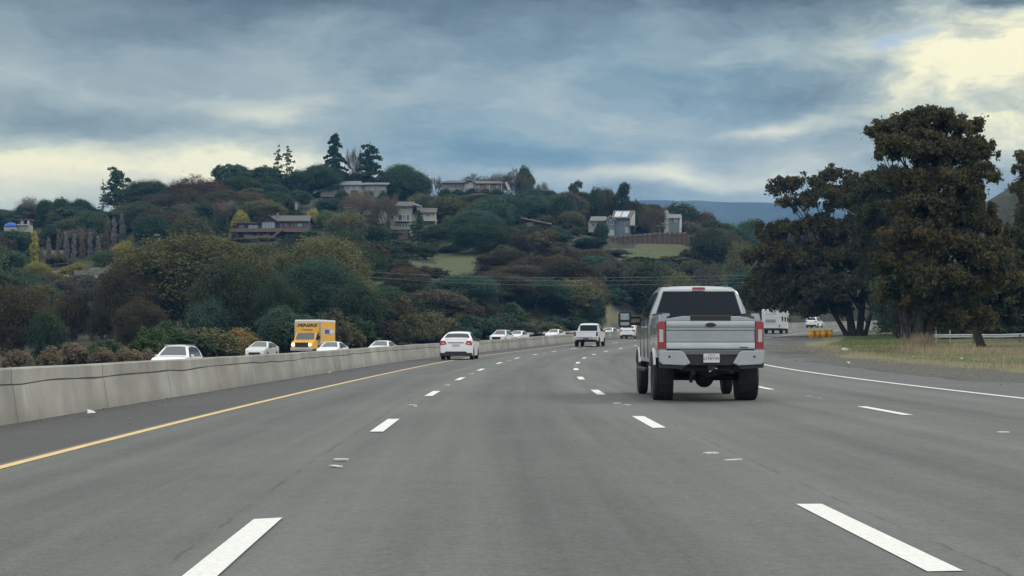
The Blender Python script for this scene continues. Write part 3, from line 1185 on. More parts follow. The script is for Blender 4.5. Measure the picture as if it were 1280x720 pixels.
def plant(kind, x, y, z, w, h, leaf, label, group=None, var=None):
    pk = 'bigoak' if kind == 'oak' and (w > 12.5 or (y < 240 and w > 7)) else kind
    pr = PROTO[pk][(rngT.randint(len(PROTO[pk])) if var is None else var) % len(PROTO[pk])]
    o = thing(KINDNAME[kind], label, CATNAME.get(kind, 'tree'), (x, y, z), rngT.uniform(0, 6.28), group)
    o.scale = (w, w, h)
    bark = M_barkg if kind in ('bare', 'poplar', 'twiggy') else M_bark
    if kind != 'bush':
        mesh_obj('trunk', pr[1], bark, o)
        mesh_obj('crown', pr[0], LM[leaf], o)
    else:
        mesh_obj('stem', pr[1], bark, o)
        mesh_obj('foliage', pr[0], LM[leaf], o)
    PLANTS.append((x, y, w, h))
    return o


def tree_px(kind, px, top, wpx, y, leaf, label, base=None, group=None, var=None):
    """a tree y metres ahead whose top shows at row `top` and whose crown is wpx photo pixels wide"""
    x = (px - 640) / FPX * y
    z = gz(x, y)
    if base is not None:
        z = max(z, (HOR - base) / FPX * y) if base < 0 else z
    ztop = (HOR - top) / FPX * y
    h = max(ztop - z, 1.0)
    return plant(kind, x, y, z, wpx / FPX * y, h, leaf, label, group, var)


T = tree_px
# skyline, left to right
T('oak', 6, 262, 34, 500, 'green', 'green rounded tree on the skyline at the left edge beside the blue tarp')
T('twiggy', 38, 244, 46, 560, 'grey', 'pale grey leafless round tree on the skyline behind the blue tarp')
T('oak', 28, 256, 26, 500, 'dark', 'small dark round tree directly above the blue tarp')
T('oak', 57, 247, 30, 470, 'dark', 'dark upright evergreen, leftmost of the tall clump right of the blue tarp')
T('oak', 76, 245, 32, 465, 'dark', 'dark upright evergreen in the middle of the tall clump right of the blue tarp')
T('oak', 99, 247, 40, 468, 'dark', 'dark upright evergreen, rightmost of the tall clump right of the blue tarp')
T('pine', 145, 209, 46, 500, 'dark', 'tall open pine standing clear on the skyline at the left end of the ridge')
T('thinredwood', 128, 224, 20, 503, 'tan', 'thin pale brown conifer against the left side of the tall open pine')
T('oak', 183, 223, 76, 480, 'dark', 'broad flat dark pine left of the red-brown tree on the ridge')
T('oak', 222, 232, 60, 470, 'dark', 'dark tree between the broad flat pine and the red-brown tree')
T('twiggy', 246, 217, 92, 455, 'redbrown', 'broad red-brown leafless tree on the left shoulder of the ridge')
T('twiggy', 262, 226, 50, 462, 'redbrown', 'smaller red-brown tree behind the broad red-brown leafless one')
T('twiggy', 283, 248, 50, 430, 'tan', 'tan leafless tree just below the broad red-brown tree')
T('twiggy', 232, 250, 56, 432, 'mauve', 'mauve leafless tree below and left of the red-brown tree')
T('bare', 262, 244, 34, 425, 'tan', 'small tan leafless tree between the tan and mauve leafless trees')
T('umbrella', 290, 204, 56, 490, 'dark', 'flat-topped umbrella pine right behind the red-brown tree, leftmost of the ridge pines')
T('umbrella', 332, 206, 44, 495, 'dark', 'second umbrella pine on the ridge, in front of the pair of thin conifers')
T('oak', 318, 222, 44, 500, 'dark', 'dark tree filling the gap under the two umbrella pines')
T('thinredwood', 347, 181, 32, 510, 'mauve', 'left one of the two thin brownish conifers on the ridge')
T('thinredwood', 358, 182, 42, 512, 'mauve', 'right one of the two thin brownish conifers on the ridge')
T('oak', 376, 210, 50, 498, 'dark', 'dark oak right of the two thin brownish conifers')
T('oak', 402, 203, 62, 502, 'dark', 'large dark round oak left of the tallest conifer on the ridge')
T('redwood', 418, 166, 54, 505, 'teal', 'tallest dense dark conifer on the ridge')
T('bare', 443, 179, 26, 515, 'grey', 'tall grey leafless tree between the tallest conifer and the dense pine')
T('pine', 462, 179, 48, 510, 'dark', 'dense dark pine on the ridge above the long low white house')
T('oak', 446, 214, 60, 515, 'dark', 'dark oak directly behind the long low white house roof')
T('oak', 500, 203, 64, 510, 'dark', 'big dark oak on the skyline right of the long low white house')
T('oak', 522, 212, 40, 512, 'dark', 'dark oak on the right flank of the big skyline oak')
T('bare', 544, 218, 20, 545, 'grey', 'small grey leafless tree left of the beige house on the ridge top')
T('twiggy', 595, 216, 50, 565, 'mauve', 'low leafless tree behind the roof of the beige ridge house, left one')
T('twiggy', 625, 214, 46, 565, 'mauve', 'low leafless tree behind the right end of the beige ridge house')
T('twiggy', 645, 209, 44, 545, 'mauve', 'purple-grey leafless tree right of the beige ridge house')
T('oak', 656, 205, 26, 548, 'green', 'small green oak growing out of the purple-grey leafless tree')
T('bare', 676, 226, 26, 540, 'grey', 'thin leafless tree on the skyline right of the small green oak')
for i, (a, b_, c_, lf) in enumerate(((690, 236, 26, 'dark'), (706, 238, 26, 'teal'), (722, 226, 26, 'dark'), (746, 231, 24, 'dark'), (760, 232, 30, 'olive'), (778, 229, 30, 'dark'), (795, 248, 26, 'brown'))):
    T('tall' if i in (2, 5) else 'oak', a, b_, c_, 500 - i * 4, lf, ['low dark tree on the skyline between the small green oak and the pale house', 'low blue-green tree on the skyline between the small green oak and the pale house', 'upright dark tree on the skyline, left of the highest knoll above the pale house', 'dark round tree on the skyline above the left wing of the pale house', 'olive tree on the skyline above the solar roof of the pale house', 'highest dark tree on the knoll above the solar roof of the pale house', 'brown tree where the skyline drops to the blue mountains'][i])
T('oak', 852, 251, 56, 480, 'dark', 'dark oak right behind the grey house with the chimney, against the blue mountains')
T('oak', 835, 256, 40, 482, 'dark', 'dark oak behind the chimney of the grey house')
T('oak', 880, 262, 44, 478, 'brown', 'brown-green oak on the slope right of the grey house with the chimney')
T('twiggy', 815, 254, 46, 446, 'brown', 'round brown leafless tree between the pale house and the grey house with the chimney')
T('oak', 905, 276, 54, 440, 'green', 'light green tree on the slope right of the brown post fence')
T('oak', 940, 272, 44, 450, 'dark', 'dark oak at the right foot of the far slope by the verge trees')
T('oak', 968, 282, 50, 430, 'brown', 'brown tree seen at the left edge of the big verge trees')
T('oak', 1010, 280, 60, 440, 'brown', 'brown tree on the slope behind the verge trees, left one')
T('oak', 1065, 276, 60, 440, 'olive', 'olive tree on the slope behind the verge trees, middle one')
T('oak', 1125, 280, 60, 430, 'dark', 'dark tree on the slope behind the verge trees, right one')
# middle of the hill, left
ORD = ['leftmost', 'second', 'third', 'fourth', 'fifth', 'sixth', 'seventh', 'eighth', 'ninth', 'tenth', 'eleventh', 'rightmost']
POP = sorted(((60, 297, 12, 392), (72, 288, 11, 388), (82, 291, 12, 390), (92, 293, 12, 386), (102, 288, 13, 392), (112, 291, 12, 388), (122, 296, 13, 384), (133, 272, 14, 398), (142, 274, 14, 396), (152, 268, 14, 400), (52, 310, 14, 372), (28, 318, 14, 366)))
for i, (a, tp, wd, yy) in enumerate(POP):
    T('poplar', a, tp, wd * .9, yy, 'grey' if i % 3 else 'tan', ORD[i] + ' of the slender leafless poplars in the row on the left hillside', group='leafless poplars on the left hillside')
T('column', 42, 291, 15, 380, 'yellow', 'yellow-green narrow tree at the left end of the poplar row')
T('oak', 45, 326, 42, 345, 'yellow', 'low yellow-green tree at the foot of the yellow narrow tree')
T('bush', 95, 328, 40, 352, 'yellow', 'yellow-green bush under the leafless poplars')
T('oak', 160, 300, 42, 368, 'yellow', 'yellow-green tree right of the leafless poplars')
T('oak', 130, 312, 34, 362, 'green', 'green tree under the right end of the poplar row')
T('oak', 172, 290, 36, 385, 'olive', 'olive tree above the yellow-green tree on the left hillside')
T('oak', 15, 286, 60, 400, 'dark', 'large dark tree below the blue tarp at the left edge')
T('oak', 8, 312, 60, 350, 'teal', 'dark blue-green tree low on the left edge of the hillside')
T('oak', 80, 350, 80, 300, 'mauve', 'mauve-brown thicket tree on the lower left slope')
T('oak', 60, 338, 60, 320, 'olive', 'grey-olive tree on the lower left slope under the yellow tree')
T('oak', 128, 372, 60, 250, 'teal', 'blue-grey tree left of the big olive oak')
T('oak', 20, 352, 110, 185, 'brown', 'large brown-green oak at the left edge behind the brush')
T('oak', 60, 385, 56, 180, 'dark', 'dark green tree right of the large brown-green oak at the left edge')
T('oak', 90, 362, 50, 230, 'brown', 'brown tree behind the dry brush on the left')
T('oak', 236, 287, 226, 235, 'olive', 'biggest olive oak on the left slope, below the dark brown house')
T('oak', 158, 330, 96, 225, 'brown', 'brown-tipped oak on the left flank of the biggest olive oak')
T('oak', 175, 372, 80, 210, 'brown', 'low brown oak in front of the biggest olive oak')
T('oak', 296, 320, 140, 205, 'moss', 'rounded green oak in front of the biggest olive oak')
T('oak', 262, 372, 70, 200, 'teal', 'low dark oak at the foot of the rounded green oak')
T('oak', 345, 345, 80, 200, 'dark', 'dark oak behind the silver car on the left slope')
T('oak', 402, 291, 140, 240, 'olive', 'large grey-olive oak right of the biggest one, above the yellow truck')
T('oak', 398, 318, 124, 222, 'teal', 'blue-green oak directly above the yellow truck')
T('oak', 445, 350, 70, 215, 'dark', 'dark oak right of the yellow truck')
T('oak', 350, 380, 60, 190, 'teal', 'low dark tree immediately left of the yellow truck')
T('oak', 470, 372, 62, 230, 'moss', 'green oak above the half-hidden white car')
T('oak', 500, 376, 52, 232, 'brown', 'brown autumn tree right of the green oak above the half-hidden white car')
T('bush', 415, 386, 50, 190, 'mauve', 'mauve shrub directly behind the yellow truck')
T('oak', 510, 332, 66, 285, 'brown', 'brown tree at the left end of the brown wood below the grass slope')
T('oak', 545, 360, 92, 262, 'mauve', 'grey-brown tree low in the brown wood, straight above the white sedan')
T('oak', 580, 342, 104, 275, 'teal', 'blue-grey tree above the right side of the white sedan')
T('oak', 625, 340, 100, 288, 'mauve', 'grey-brown tree below the power lines, left of the middle')
T('oak', 632, 311, 92, 335, 'brown', 'rounded brown autumn tree at the top of the wood below the grass slope')
T('oak', 674, 319, 92, 325, 'brown', 'brown autumn tree right of the topmost rounded brown one')
T('oak', 668, 346, 104, 295, 'teal', 'dark blue-green tree behind the far guardrail')
T('oak', 708, 324, 96, 318, 'brown', 'brown tree above the far white pickup, at the right end of the wood')
T('oak', 718, 346, 84, 302, 'olive', 'olive tree right above the far white pickup')
T('oak', 740, 368, 36, 300, 'teal', 'dark blue-green tree at the right end of the brown wood')
T('bush', 500, 322, 54, 325, 'brown', 'rounded brown shrub on the grass slope, left one')
T('bush', 535, 332, 60, 318, 'mauve', 'mauve-brown shrub on the grass slope, middle one')
T('bush', 598, 340, 44, 310, 'brown', 'brown shrub on the grass slope, right one')
T('bush', 770, 360, 40, 330, 'teal', 'dark blue-green bush at the top of the brown bank left of the silver pickup')
T('oak', 812, 322, 80, 335, 'moss', 'green tree on the slope directly behind the silver pickup cab')
T('oak', 850, 338, 60, 322, 'olive', 'olive tree behind the cab roof of the silver pickup')
T('oak', 885, 328, 60, 330, 'mauve', 'pale mauve-grey tree right of the silver pickup roof')
T('oak', 925, 335, 60, 310, 'teal', 'blue-green tree right of the silver pickup')
T('oak', 888, 282, 56, 390, 'moss', 'leafy green tree right of the meadow below the post fence')
T('oak', 930, 300, 60, 370, 'olive', 'olive tree between the leafy green tree and the verge trees')
T('oak', 960, 320, 60, 345, 'brown', 'russet tree at the left margin of the verge trees')
T('oak', 905, 366, 60, 290, 'teal', 'low dark tree behind the right mirror of the silver pickup')
T('oak', 950, 372, 50, 300, 'dark', 'low dark tree behind the white motorhome')
# near the houses
T('oak', 470, 281, 62, 385, 'dark', 'dark oak below the left corner of the three-storey white house')
T('oak', 503, 302, 60, 370, 'moss', 'green oak straight below the three-storey white house')
T('oak', 546, 279, 50, 395, 'dark', 'dark oak below the right corner of the three-storey white house')
T('oak', 532, 304, 34, 360, 'dark', 'small dark tree at the lower right below the three-storey white house')
T('redwood', 523, 262, 34, 408, 'green', 'slim green conifer in front of the three-storey white house')
T('twiggy', 452, 236, 64, 432, 'tan', 'tan leafless tree left of the three-storey white house, below the long low white house')
T('bare', 482, 240, 52, 424, 'tan', 'dark-limbed leafless tree overlapping the left wall of the three-storey white house')
T('oak', 412, 246, 46, 440, 'teal', 'dark blue-green tree left of the tan leafless tree, under the long low white house')
T('column', 426, 256, 10, 402, 'dark', 'narrow dark cypress right of the dark brown house')
T('oak', 408, 262, 30, 405, 'green', 'green tree just right of the yellow shrub by the dark brown house')
T('bush', 392, 260, 26, 410, 'yellow', 'bright yellow shrub at the right end of the dark brown house')
T('oak', 305, 250, 40, 430, 'dark', 'dark tree above the left wing of the dark brown house')
T('oak', 340, 238, 60, 445, 'dark', 'dark oak above the roof of the dark brown house')
T('oak', 372, 236, 40, 455, 'dark', 'dark oak up slope from the chimney of the dark brown house')
for i, a in enumerate((362, 367, 373)):
    T('column', a, 254, 5, 425, 'dark', ['left', 'middle', 'right'][i] + ' one of three narrow cypresses above the roof of the dark brown house')
for i, a in enumerate((247, 253, 259, 265, 271, 277, 283)):
    T('column', a, 274 + (i % 3), 8, 395, 'dark', 'narrow dark cypress in the hedge-like row left of the dark brown house', group='cypress row left of the dark brown house')
T('bush', 300, 262, 26, 420, 'yellow', 'yellow-green shrub behind the left wing of the dark brown house')
T('oak', 752, 276, 22, 425, 'dark', 'small dark tree against the left front of the pale house')
T('oak', 738, 296, 50, 410, 'dark', 'dark tree at the left end of the brown post fence')
T('oak', 715, 262, 40, 445, 'olive', 'olive tree left of the pale house')
T('oak', 690, 288, 60, 400, 'teal', 'blue-green tree right below the lone brown roof')
T('oak', 745, 318, 60, 360, 'teal', 'blue-green tree left of the meadow below the post fence')
T('bush', 795, 291, 26, 448, 'dark', 'dark bush hanging over the post fence below the round brown tree')
T('bush', 866, 292, 24, 445, 'tan', 'dry tan bush at the right end of the post fence')
# along the opposite carriageway
for i, (a, tp, wd, yy, lf) in enumerate(((22, 436, 40, 120, 'tan'), (62, 432, 34, 124, 'tan'), (92, 426, 44, 128, 'tan'), (128, 432, 34, 126, 'tan'), (160, 434, 40, 130, 'tan'), (182, 436, 30, 132, 'tan'))):
    T('bush', a, tp, wd, yy, lf, ['dry tan brush behind the barrier at the left edge', 'dry tan brush second from the left edge behind the barrier', 'largest clump of dry tan brush left of the oncoming white car', 'dry tan brush below the brown-tipped oak', 'dry tan brush beneath the dark green round bush', 'last dry tan brush before the oncoming white car'][i])
T('bush', 188, 405, 54, 150, 'green', 'dark green round bush behind the dry brush, left of the oncoming white car')
T('bush', 292, 410, 46, 175, 'gold', 'golden dry bush between the oncoming white car and the silver car')
T('bush', 268, 418, 30, 172, 'gold', 'smaller golden bush just right of the oncoming white car')
T('bush', 312, 416, 34, 178, 'gold', 'golden bush immediately behind the silver car')
T('oak', 330, 302, 76, 300, 'olive', 'olive oak just under the lower deck of the dark brown house')
T('oak', 368, 295, 56, 335, 'moss', 'green oak under the right end of the dark brown house')
T('oak', 296, 303, 50, 340, 'olive', 'olive oak under the left end of the dark brown house')
T('bush', 104, 341, 56, 322, 'mauve', 'mauve thicket in front of the pale dry-stone wall, left')
T('bush', 138, 338, 50, 326, 'brown', 'brown thicket in front of the pale dry-stone wall, right')
T('bush', 70, 316, 40, 380, 'olive', 'olive shrub below the long pale garden wall')
T('bush', 300, 298, 34, 386, 'dark', 'dark shrub under the left half of the deck of the dark brown house')
T('bush', 330, 300, 36, 384, 'olive', 'olive shrub under the middle of the deck of the dark brown house')
T('bush', 362, 293, 34, 386, 'teal', 'blue-green shrub under the right half of the deck of the dark brown house')
T('bush', 388, 288, 30, 390, 'green', 'green shrub beside the right end of the deck of the dark brown house')
T('oak', 648, 330, 92, 316, 'brown', 'brown tree at the heart of the wood below the grass slope')
T('oak', 735, 344, 60, 310, 'brown', 'brown tree at the right corner of the wood, above the far white pickup roof')
T('oak', 506, 348, 76, 284, 'moss', 'moss-green tree at the left corner of the wood, below the grass slope')
T('oak', 482, 356, 62, 262, 'dark', 'dark tree standing between the big oaks and the brown wood')
T('bush', 800, 321, 46, 402, 'moss', 'moss-green shrub at the lower edge of the meadow, middle')
T('bush', 838, 319, 46, 404, 'olive', 'olive shrub at the lower right edge of the meadow')
T('bush', 770, 311, 40, 410, 'mauve', 'mauve shrub at the left edge of the meadow')
T('bush', 862, 310, 30, 412, 'brown', 'brown shrub at the right edge of the meadow')
for i_, (a_, r_, y_, l_) in enumerate(((428, 236.5, 492, 'dark'), (444, 237.5, 491, 'olive'), (460, 237, 492, 'teal'), (478, 237.5, 491, 'dark'))):
    T('bush', a_, r_, 22, y_, l_, ['leftmost', 'second from the left', 'third from the left', 'rightmost'][i_] + ' of the shrubs below the windows of the long low white house')
for i_, (a_, r_, y_, l_) in enumerate(((556, 234.5, 533, 'dark'), (572, 235.5, 532, 'teal'), (590, 235, 533, 'moss'), (606, 235.5, 532, 'mauve'), (622, 235, 533, 'dark'))):
    T('bush', a_, r_, 20, y_, l_, ['leftmost', 'second from the left', 'middle', 'fourth from the left', 'rightmost'][i_] + ' of the shrubs in front of the beige ridge house')
# ------------------------------------------------------------------ the rest of the wooded hillside, tree by tree
WINDOWS = [(280, 398, 262, 303, 400), (466, 550, 246, 300, 430), (376, 496, 222, 262, 500), (544, 638, 220, 241, 540), (733, 862, 254, 309, 445),
           (648, 694, 267, 281, 430), (0, 40, 270, 289, 450), (525, 606, 318, 350, 380), (783, 862, 303, 323, 440), (766, 802, 374, 414, 330), (78, 150, 334, 350, 350), (48, 155, 272, 334, 380)]
SKYL = ([0, 40, 60, 110, 120, 150, 200, 215, 260, 300, 330, 380, 420, 480, 520, 540, 548, 632, 650, 670, 690, 720, 780, 800, 850, 880, 900, 960, 1300],
        [262, 256, 256, 258, 266, 262, 240, 232, 226, 214, 216, 216, 214, 214, 216, 226, 242, 242, 222, 236, 242, 238, 238, 254, 262, 266, 280, 284, 284])


def region(px, row):
    if px < 150:
        return ('above the poplars' if row < 285 else 'around the poplar row' if row < 335 else 'below the poplar row') 
    if px < 280:
        return 'left of the dark brown house' + (', high on the ridge' if row < 285 else ', low on the slope')
    if px < 400:
        return 'above the dark brown house' if row < 275 else 'below the dark brown house'
    if px < 465:
        return 'between the dark brown house and the three-storey white house' if row < 330 else 'between the yellow truck and the grass slope'
    if px < 560:
        return 'right behind the three-storey white house' if row < 262 else 'below the three-storey white house'
    if px < 650:
        return 'straight below the beige ridge house' if row < 300 else 'in the brown wood below the grass slope'
    if px < 735:
        return 'around the lone brown roof' if row < 300 else 'low on the slope left of the post fence'
    if px < 870:
        return 'around the pale house with solar panels' if row < 305 else 'on the slope behind the silver pickup'
    return 'between the post fence and the verge trees'


KWORD = {'dark': 'dark green', 'teal': 'dark blue-green', 'olive': 'olive green', 'brown': 'brown autumn', 'mauve': 'mauve-brown', 'green': 'mid green', 'moss': 'moss green'}


def fill_hill():
    rng = np.random.RandomState(77)
    n = 0
    grid = [(p[0], p[1], p[2]) for p in PLANTS]
    tries = 0
    while n < 290 and tries < 16000:
        tries += 1
        y = rng.uniform(262, 545)
        px = rng.uniform(-25, 1010)
        x = (px - 640) / FPX * y
        s, t = st_of(np.array([x]), np.array([y]))
        if -40 < t[0] < 45: continue
        if (480 < px < 765 and y < 345) or (60 < px < 480 and y < 292): continue
        if min((x - a) ** 2 + (y - b) ** 2 for a, b, c in grid) < (4.6 + .006 * (y - 250)) ** 2: continue
        z = gz(x, y)
        row = HOR - z / y * FPX
        w = rng.uniform(8, 14.5); h = rng.uniform(6, 10.5)
        wp = w / y * FPX; hp = h / y * FPX
        sky = np.interp(px, *SKYL)
        if row - hp < sky: 
            hp = row - sky; h = hp * y / FPX
            if h < 3: continue
        bad = False
        for (a, b, r0, r1, yh) in WINDOWS:
            if px + wp * .5 > a and px - wp * .5 < b:
                if y < yh + 14 and row - hp < r1 - 2 and row > r0:
                    # shrink to stay under the opening when it stands below it
                    if row > r1 + 5 and y < yh - 6:
                        h2 = (row - r1) * y / FPX
                        if h2 > 3.0:
                            h = h2; hp = h / y * FPX; w = min(w, h * 1.5); continue
                    bad = True; break
        if bad: continue
        u = rng.rand()
        if px < 280: leaf = ['dark', 'teal', 'olive', 'brown', 'mauve'][int(np.searchsorted([.3, .5, .75, .9], u))]
        elif px < 560: leaf = ['dark', 'teal', 'moss', 'olive', 'brown'][int(np.searchsorted([.35, .6, .75, .92], u))]
        elif px < 760: leaf = ['teal', 'dark', 'moss', 'olive', 'mauve'][int(np.searchsorted([.35, .6, .75, .88], u))] if row < 325 else ['brown', 'mauve', 'teal', 'olive', 'brown'][int(np.searchsorted([.3, .5, .8, .9], u))]
        else: leaf = ['teal', 'moss', 'olive', 'brown', 'mauve'][int(np.searchsorted([.25, .5, .7, .87], u))]
        kind = 'oak' if rng.rand() < .8 else 'tall'
        rg = region(px, row)
        kw = KWORD[leaf]
        noun = 'broad-crowned tree' if kind == 'oak' else 'upright tree'
        plant(kind, x, y, z - .3, w, h, leaf, f'{kw} {noun} {rg}', f'{kw} {noun}s {rg}')
        grid.append((x, y, w))
        n += 1
    # scrub between the trees
    k = 0; tries = 0
    while k < 190 and tries < 9000:
        tries += 1
        y = rng.uniform(250, 520); px = rng.uniform(-20, 990)
        x = (px - 640) / FPX * y
        s, t = st_of(np.array([x]), np.array([y]))
        if -37 < t[0] < 45: continue
        if (480 < px < 765 and y < 345) or (60 < px < 480 and y < 292): continue
        if min((x - a) ** 2 + (y - b) ** 2 for a, b, c in grid) < 3.2 ** 2: continue
        z = gz(x, y); row = HOR - z / y * FPX
        w = rng.uniform(3.5, 7); h = rng.uniform(1.8, 3.6)
        hp = h / y * FPX; wp = w / y * FPX
        if row - hp < np.interp(px, *SKYL): continue
        if any(px + wp * .5 > a and px - wp * .5 < b and row - hp < r1 and row > r0 and y < yh + 10 for (a, b, r0, r1, yh) in WINDOWS): continue
        leaf = ['olive', 'moss', 'teal', 'brown', 'moss'][rng.randint(5)]
        rg = region(px, row)
        plant('bush', x, y, z - .15, w, h, leaf, f'{KWORD[leaf]} low shrub {rg}', f'{KWORD[leaf]} shrubs {rg}')
        grid.append((x, y, w)); k += 1
    # undergrowth along the foot of the hill, beside the opposite carriageway
    k = 0; tries = 0
    while k < 95 and tries < 6000:
        tries += 1
        s_ = rng.uniform(95, 330); t_ = -rng.uniform(35.5, 52)
        x, y, _z = (float(q) for q in road(s_, t_))
        px = 640 + FPX * x / y
        if px < 60 or (755 < px < 810) or px > 930: continue
        if min((x - a) ** 2 + (y - b) ** 2 for a, b, c in grid) < 2.6 ** 2: continue
        z = gz(x, y); row = HOR - z / y * FPX
        w = rng.uniform(3.5, 7); h = rng.uniform(1.8, 4.6) * (.6 if px < 200 else 1)
        leaf = ['olive', 'teal', 'moss', 'dark', 'olive', 'brown'][rng.randint(6)]
        seg = ('left of the yellow truck' if px < 366 else 'between the yellow truck and the white saloon' if px < 548 else 'between the white saloon and the far white pickup' if px < 720 else 'behind the silver pickup')
        plant('bush', x, y, z - .2, w, h, leaf, f'{KWORD[leaf]} roadside shrub {seg}', f'{KWORD[leaf]} roadside shrubs {seg}')
        grid.append((x, y, w)); k += 1
    print('filled', n, k)


fill_hill()

# ------------------------------------------------------------------ the big trees on the right verge


def verge_tree(name, label, y, tx, lobes, n, size, leaf, trunks, seed, cat='tree', sub=9):
    rng = np.random.RandomState(seed)
    x0 = (tx - 640) / FPX * y
    z0 = gz(x0, y)
    o = thing(name, label, cat, (x0, y, z0))
    L = []
    for (px, row, rx, ry) in lobes:
        x = (px - tx) / FPX * y; z = (HOR - row) / FPX * y - z0
        a, c = rx / FPX * y, ry / FPX * y
        L.append((x, rng.uniform(-.8, .8) * max(a, 1.2), z, a * 1.04, a * 1.25, c * 1.06))
    p, nr, tn_ = crown_pts(L, n, rng, sub=sub * 5, subr=(.10, .30), shell=1.06, drop=size * 4)
    nr = nr * .7
    v, q = cards(p, nr, size, rng, aspect=2.0, jitter=.75)
    me = fast_mesh('crown', v, q, tn_)
    mesh_obj('crown', me, LM[leaf], o)
    # trunks: (px,row of foot) -> (px,row of top), radius, and limbs running out to the lobes
    tl = [Vector(l[:3]) for l in L]
    for i, (f, t_, r) in enumerate(trunks):
        a = Vector(((f[0] - tx) / FPX * y, 0, -.3)); b_ = Vector(((t_[0] - tx) / FPX * y, rng.uniform(-.5, .5), (HOR - t_[1]) / FPX * y - z0))
        mb = MB()
        pts = [a, a.lerp(b_, .08), a.lerp(b_, .35) + Vector((rng.uniform(-.3, .3), 0, 0)), a.lerp(b_, .7) + Vector((rng.uniform(-.3, .3), 0, 0)), b_]
        mb.tube([tuple(q_) for q_ in pts], [r * 1.7, r * 1.1, r * .9, r * .65, r * .35], 10)
        near = [l for k, l in enumerate(tl) if k % len(trunks) == i]
        for l in near:
            fr = rng.uniform(.3, .9)
            k = min(3, int(fr * 4)); st = pts[k].lerp(pts[k + 1], fr * 4 - k)
            if l.z < st.z - 1: st = pts[2]
            m_ = st.lerp(l, .5) + Vector((rng.uniform(-.3, .3), rng.uniform(-.4, .4), rng.uniform(0, .5)))
            mb.tube([tuple(st), tuple(m_), tuple(l)], [r * .38, r * .25, r * .08], 6)
            for _ in range(3):
                e = l + Vector(rng.uniform(-1.2, 1.2, 3))
                mb.tube([tuple(m_.lerp(l, .5)), tuple(e)], [r * .12, r * .03], 4)
        mb.build('trunk', M_bark, o, smooth=60, recalc=False)
    return o


verge_tree('verge_tree', 'tallest dusky tree on the right verge, its thick trunk rising out of dry grass', 120, 1150,
           [(1128, 163, 30, 17), (1165, 152, 32, 15), (1205, 160, 26, 15), (1115, 185, 20, 14), (1228, 190, 17, 18), (1148, 188, 34, 18), (1190, 195, 36, 20), (1222, 218, 20, 14),
            (1140, 226, 26, 15), (1180, 232, 36, 18), (1215, 252, 28, 18), (1150, 258, 30, 18), (1190, 274, 36, 20), (1236, 282, 20, 20), (1142, 292, 34, 20), (1182, 312, 38, 22),
            (1225, 322, 26, 20), (1132, 328, 30, 20), (1165, 350, 36, 20), (1208, 356, 30, 18), (1120, 368, 24, 18), (1160, 384, 30, 14), (1195, 384, 24, 14), (1182, 400, 26, 11), (1215, 396, 24, 12), (1240, 350, 24, 18), (1248, 310, 18, 14)],
           200000, .105, 'verge', [((1146, 440), (1158, 300), .36), ((1156, 438), (1190, 290), .30), ((1136, 436), (1126, 350), .24)], 4)
verge_tree('verge_tree', 'broad brown-tinged tree on the right verge behind the yellow crash barrels', 205, 1070,
           [(985, 232, 19, 12), (1008, 224, 14, 9), (1050, 220, 20, 13), (1075, 228, 18, 12), (1030, 245, 22, 13), (992, 256, 18, 11), (1068, 256, 28, 17), (955, 292, 14, 12), (985, 288, 18, 12),
            (1022, 284, 26, 16), (1072, 292, 30, 18), (965, 320, 26, 16), (948, 372, 20, 16), (972, 378, 24, 14), (1000, 322, 26, 18), (1045, 326, 30, 20), (1088, 328, 28, 20), (970, 352, 26, 17), (1012, 356, 30, 20), (1058, 362, 32, 20),
            (1000, 384, 20, 12), (1040, 386, 24, 12), (950, 345, 12, 12)],
           150000, .155, 'verge', [((1066, 419), (1050, 290), .42), ((1074, 419), (1085, 280), .38), ((1060, 420), (1010, 330), .26), ((1080, 419), (1102, 345), .24)], 8)
verge_tree('verge_tree', 'dark tree with slanting stems between the two big verge trees', 190, 1120,
           [(1106, 222, 20, 13), (1124, 236, 20, 13), (1100, 236, 22, 15), (1112, 256, 20, 16), (1094, 266, 22, 16), (1105, 275, 20, 16), (1092, 300, 22, 18), (1118, 300, 24, 20), (1108, 340, 26, 20), (1128, 365, 26, 18), (1085, 245, 18, 12), (1136, 335, 22, 20)],
           70000, .15, 'vergegreen', [((1122, 421), (1098, 330), .34), ((1132, 421), (1128, 320), .34)], 12)
verge_tree('verge_tree', 'shorter tree with a pale leaning trunk in front of the guardrail', 132, 1226,
           [(1252, 322, 24, 17), (1232, 345, 22, 18), (1268, 352, 24, 18), (1245, 374, 28, 15), (1282, 380, 22, 15), (1210, 376, 18, 13), (1262, 296, 16, 13), (1292, 340, 22, 18), (1250, 394, 24, 11), (1278, 398, 22, 10)],
           70000, .115, 'vergegreen', [((1228, 434), (1198, 330), .30)], 15)
verge_tree('verge_tree', 'dark tree cut off by the right edge of the picture', 160, 1300,
           [(1284, 215, 14, 17), (1296, 195, 18, 16), (1300, 240, 26, 20), (1284, 262, 12, 14), (1310, 290, 30, 24), (1300, 330, 30, 24), (1320, 370, 34, 24), (1290, 372, 22, 18)],
           60000, .13, 'verge', [((1304, 428), (1300, 250), .36)], 18)
